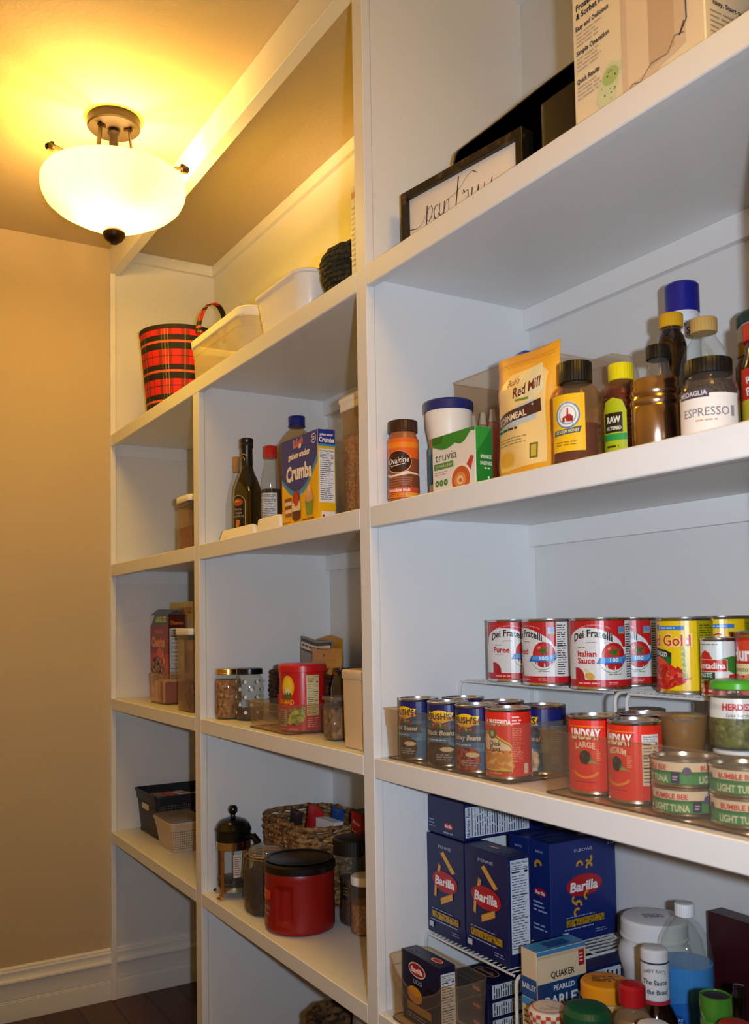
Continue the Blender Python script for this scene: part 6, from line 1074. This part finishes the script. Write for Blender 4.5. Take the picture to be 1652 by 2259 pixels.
t = thing('jam_jar', 'jam jar with an orange and white checkered lid, in front of the barley box', 'jar', (2.2520, .0640, DZ), 0)
fluid_bottle(t, [(.026, 0), (.0310, .004), (.0325, .020), (.0325, .085), (.0300, .104), (.0285, .108), (.0285, .116)], .095, GLS, mat('apricot_jam', '#a8541c', .2)); cap(t, .0318, .1120, .1350, plas('#d8cfc4', .35), 'lid', top=.004)
P = Print(cyl_surf(.0320, -50, .1125), t, 'checkered_print'); 
for i in range(26):
    for k in range(3):
        if (i + k) % 2: P.rect('#c8542c', (i - 13) * .00774, .001 + k * .0062, (i - 12) * .00774, .001 + (k + 1) * .0062, bump=False)
P.done(); P = Print(plane_surf((0, 0, .1352), (cos(R(50)), sin(R(50)), 0), (0, 0, 1), (-sin(R(50)), cos(R(50)), 0)), t, 'printed_lid'); P.ell('#c8643c', 0, 0, .026, .026); P.ell('#cdc4ba', 0, 0, .0235, .0235); P.stroke('#b84a2c', [(-.004, .002), (.006, -.004), (.014, -.006)], .0018); P.lines('#8a8078', -.014, -.014, .014, -.006, 2, .4); P.done()
t = thing('oil_bottle', 'green-glass oil bottle with a dark cap before the blue bottle', 'bottle', (2.5480, .0860, DZ), 0)
lathe('bottle_body', [(0, 0), (.028, 0), (.031, .004), (.031, .130), (.028, .160), (.021, .190), (.0175, .204), (0, .204)], mat('amber_oil_glass', '#3a220c', .08, spec=.8), t, 40); lathe('neck_glass', [(.0175, .2045), (.0200, .207), (.0205, .213), (.0190, .217), (.0205, .222), (.0205, .230), (.0200, .246), (.0178, .247), (.0170, .2435), (0, .2435)], mat('green_glass', '#3f7f28', .1, spec=.8, coat=.5), t, 40); cap(t, .0165, .2436, .2462, plas('#2a2638', .3))
t = thing('small_bottle', 'small black bottle between the blue bottle and the right edge', 'bottle', (2.4930, .2020, DZ), 0); lathe('bottle_body', [(0, 0), (.023, 0), (.025, .003), (.025, .110), (.018, .150), (.0085, .170), (.0078, .196), (.0092, .199), (.0092, .204), (.0078, .207), (.0078, .216), (0, .217)], mat('black_glass', '#0a0808', .08, spec=.9), t, 32)
t = carton('maroon_box', 'dark maroon box standing against the back wall behind the blue bottle', 2.4200, .3920, DZ, .235, .036, .2420, '#3a0f18'); P = front(t, .235, .036, .242); P.text('#7a4a50', 'Tea', .02, .17, .030, .070, sh=.3); P.done()
t = thing('ketchup_cap_bottle', 'bottle with a dull red cap at the bottom right corner', 'bottle', (2.6050, .0500, DZ), 0); lathe('bottle_body', [(0, 0), (.026, 0), (.029, .004), (.029, .15), (.02, .19), (.017, .2), (0, .2)], mat('ketchup', '#5a0f0c', .2), t, 36); cap(t, .0215, .2010, .2400, plas('#9c2626', .4), top=.004)
t = thing('small_jar', 'white screw-lidded jar below the tall white-sleeved sauce bottle', 'jar', (2.4700, .0560, DZ), 0); lathe('jar_body', [(0, 0), (.024, 0), (.027, .003), (.027, .150), (0, .151)], mat('brown_jar', '#4a2a18', .2), t, 36); cap(t, .0215, .1515, .1880, plas('#dedfe0', .4), 'lid', ribs=30)
t = thing('vinegar_jug', 'pale orange-capped jug cut off by the right edge of the picture', 'bottle', (2.5830, .1650, DZ), 0); lathe('bottle_body', [(0, 0), (.029, 0), (.032, .004), (.032, .14), (.022, .18), (.014, .2), (0, .2)], mat('dark_jug', '#1c1410', .15), t, 36); cap(t, .0165, .2010, .2400, plas('#c9823c', .4))
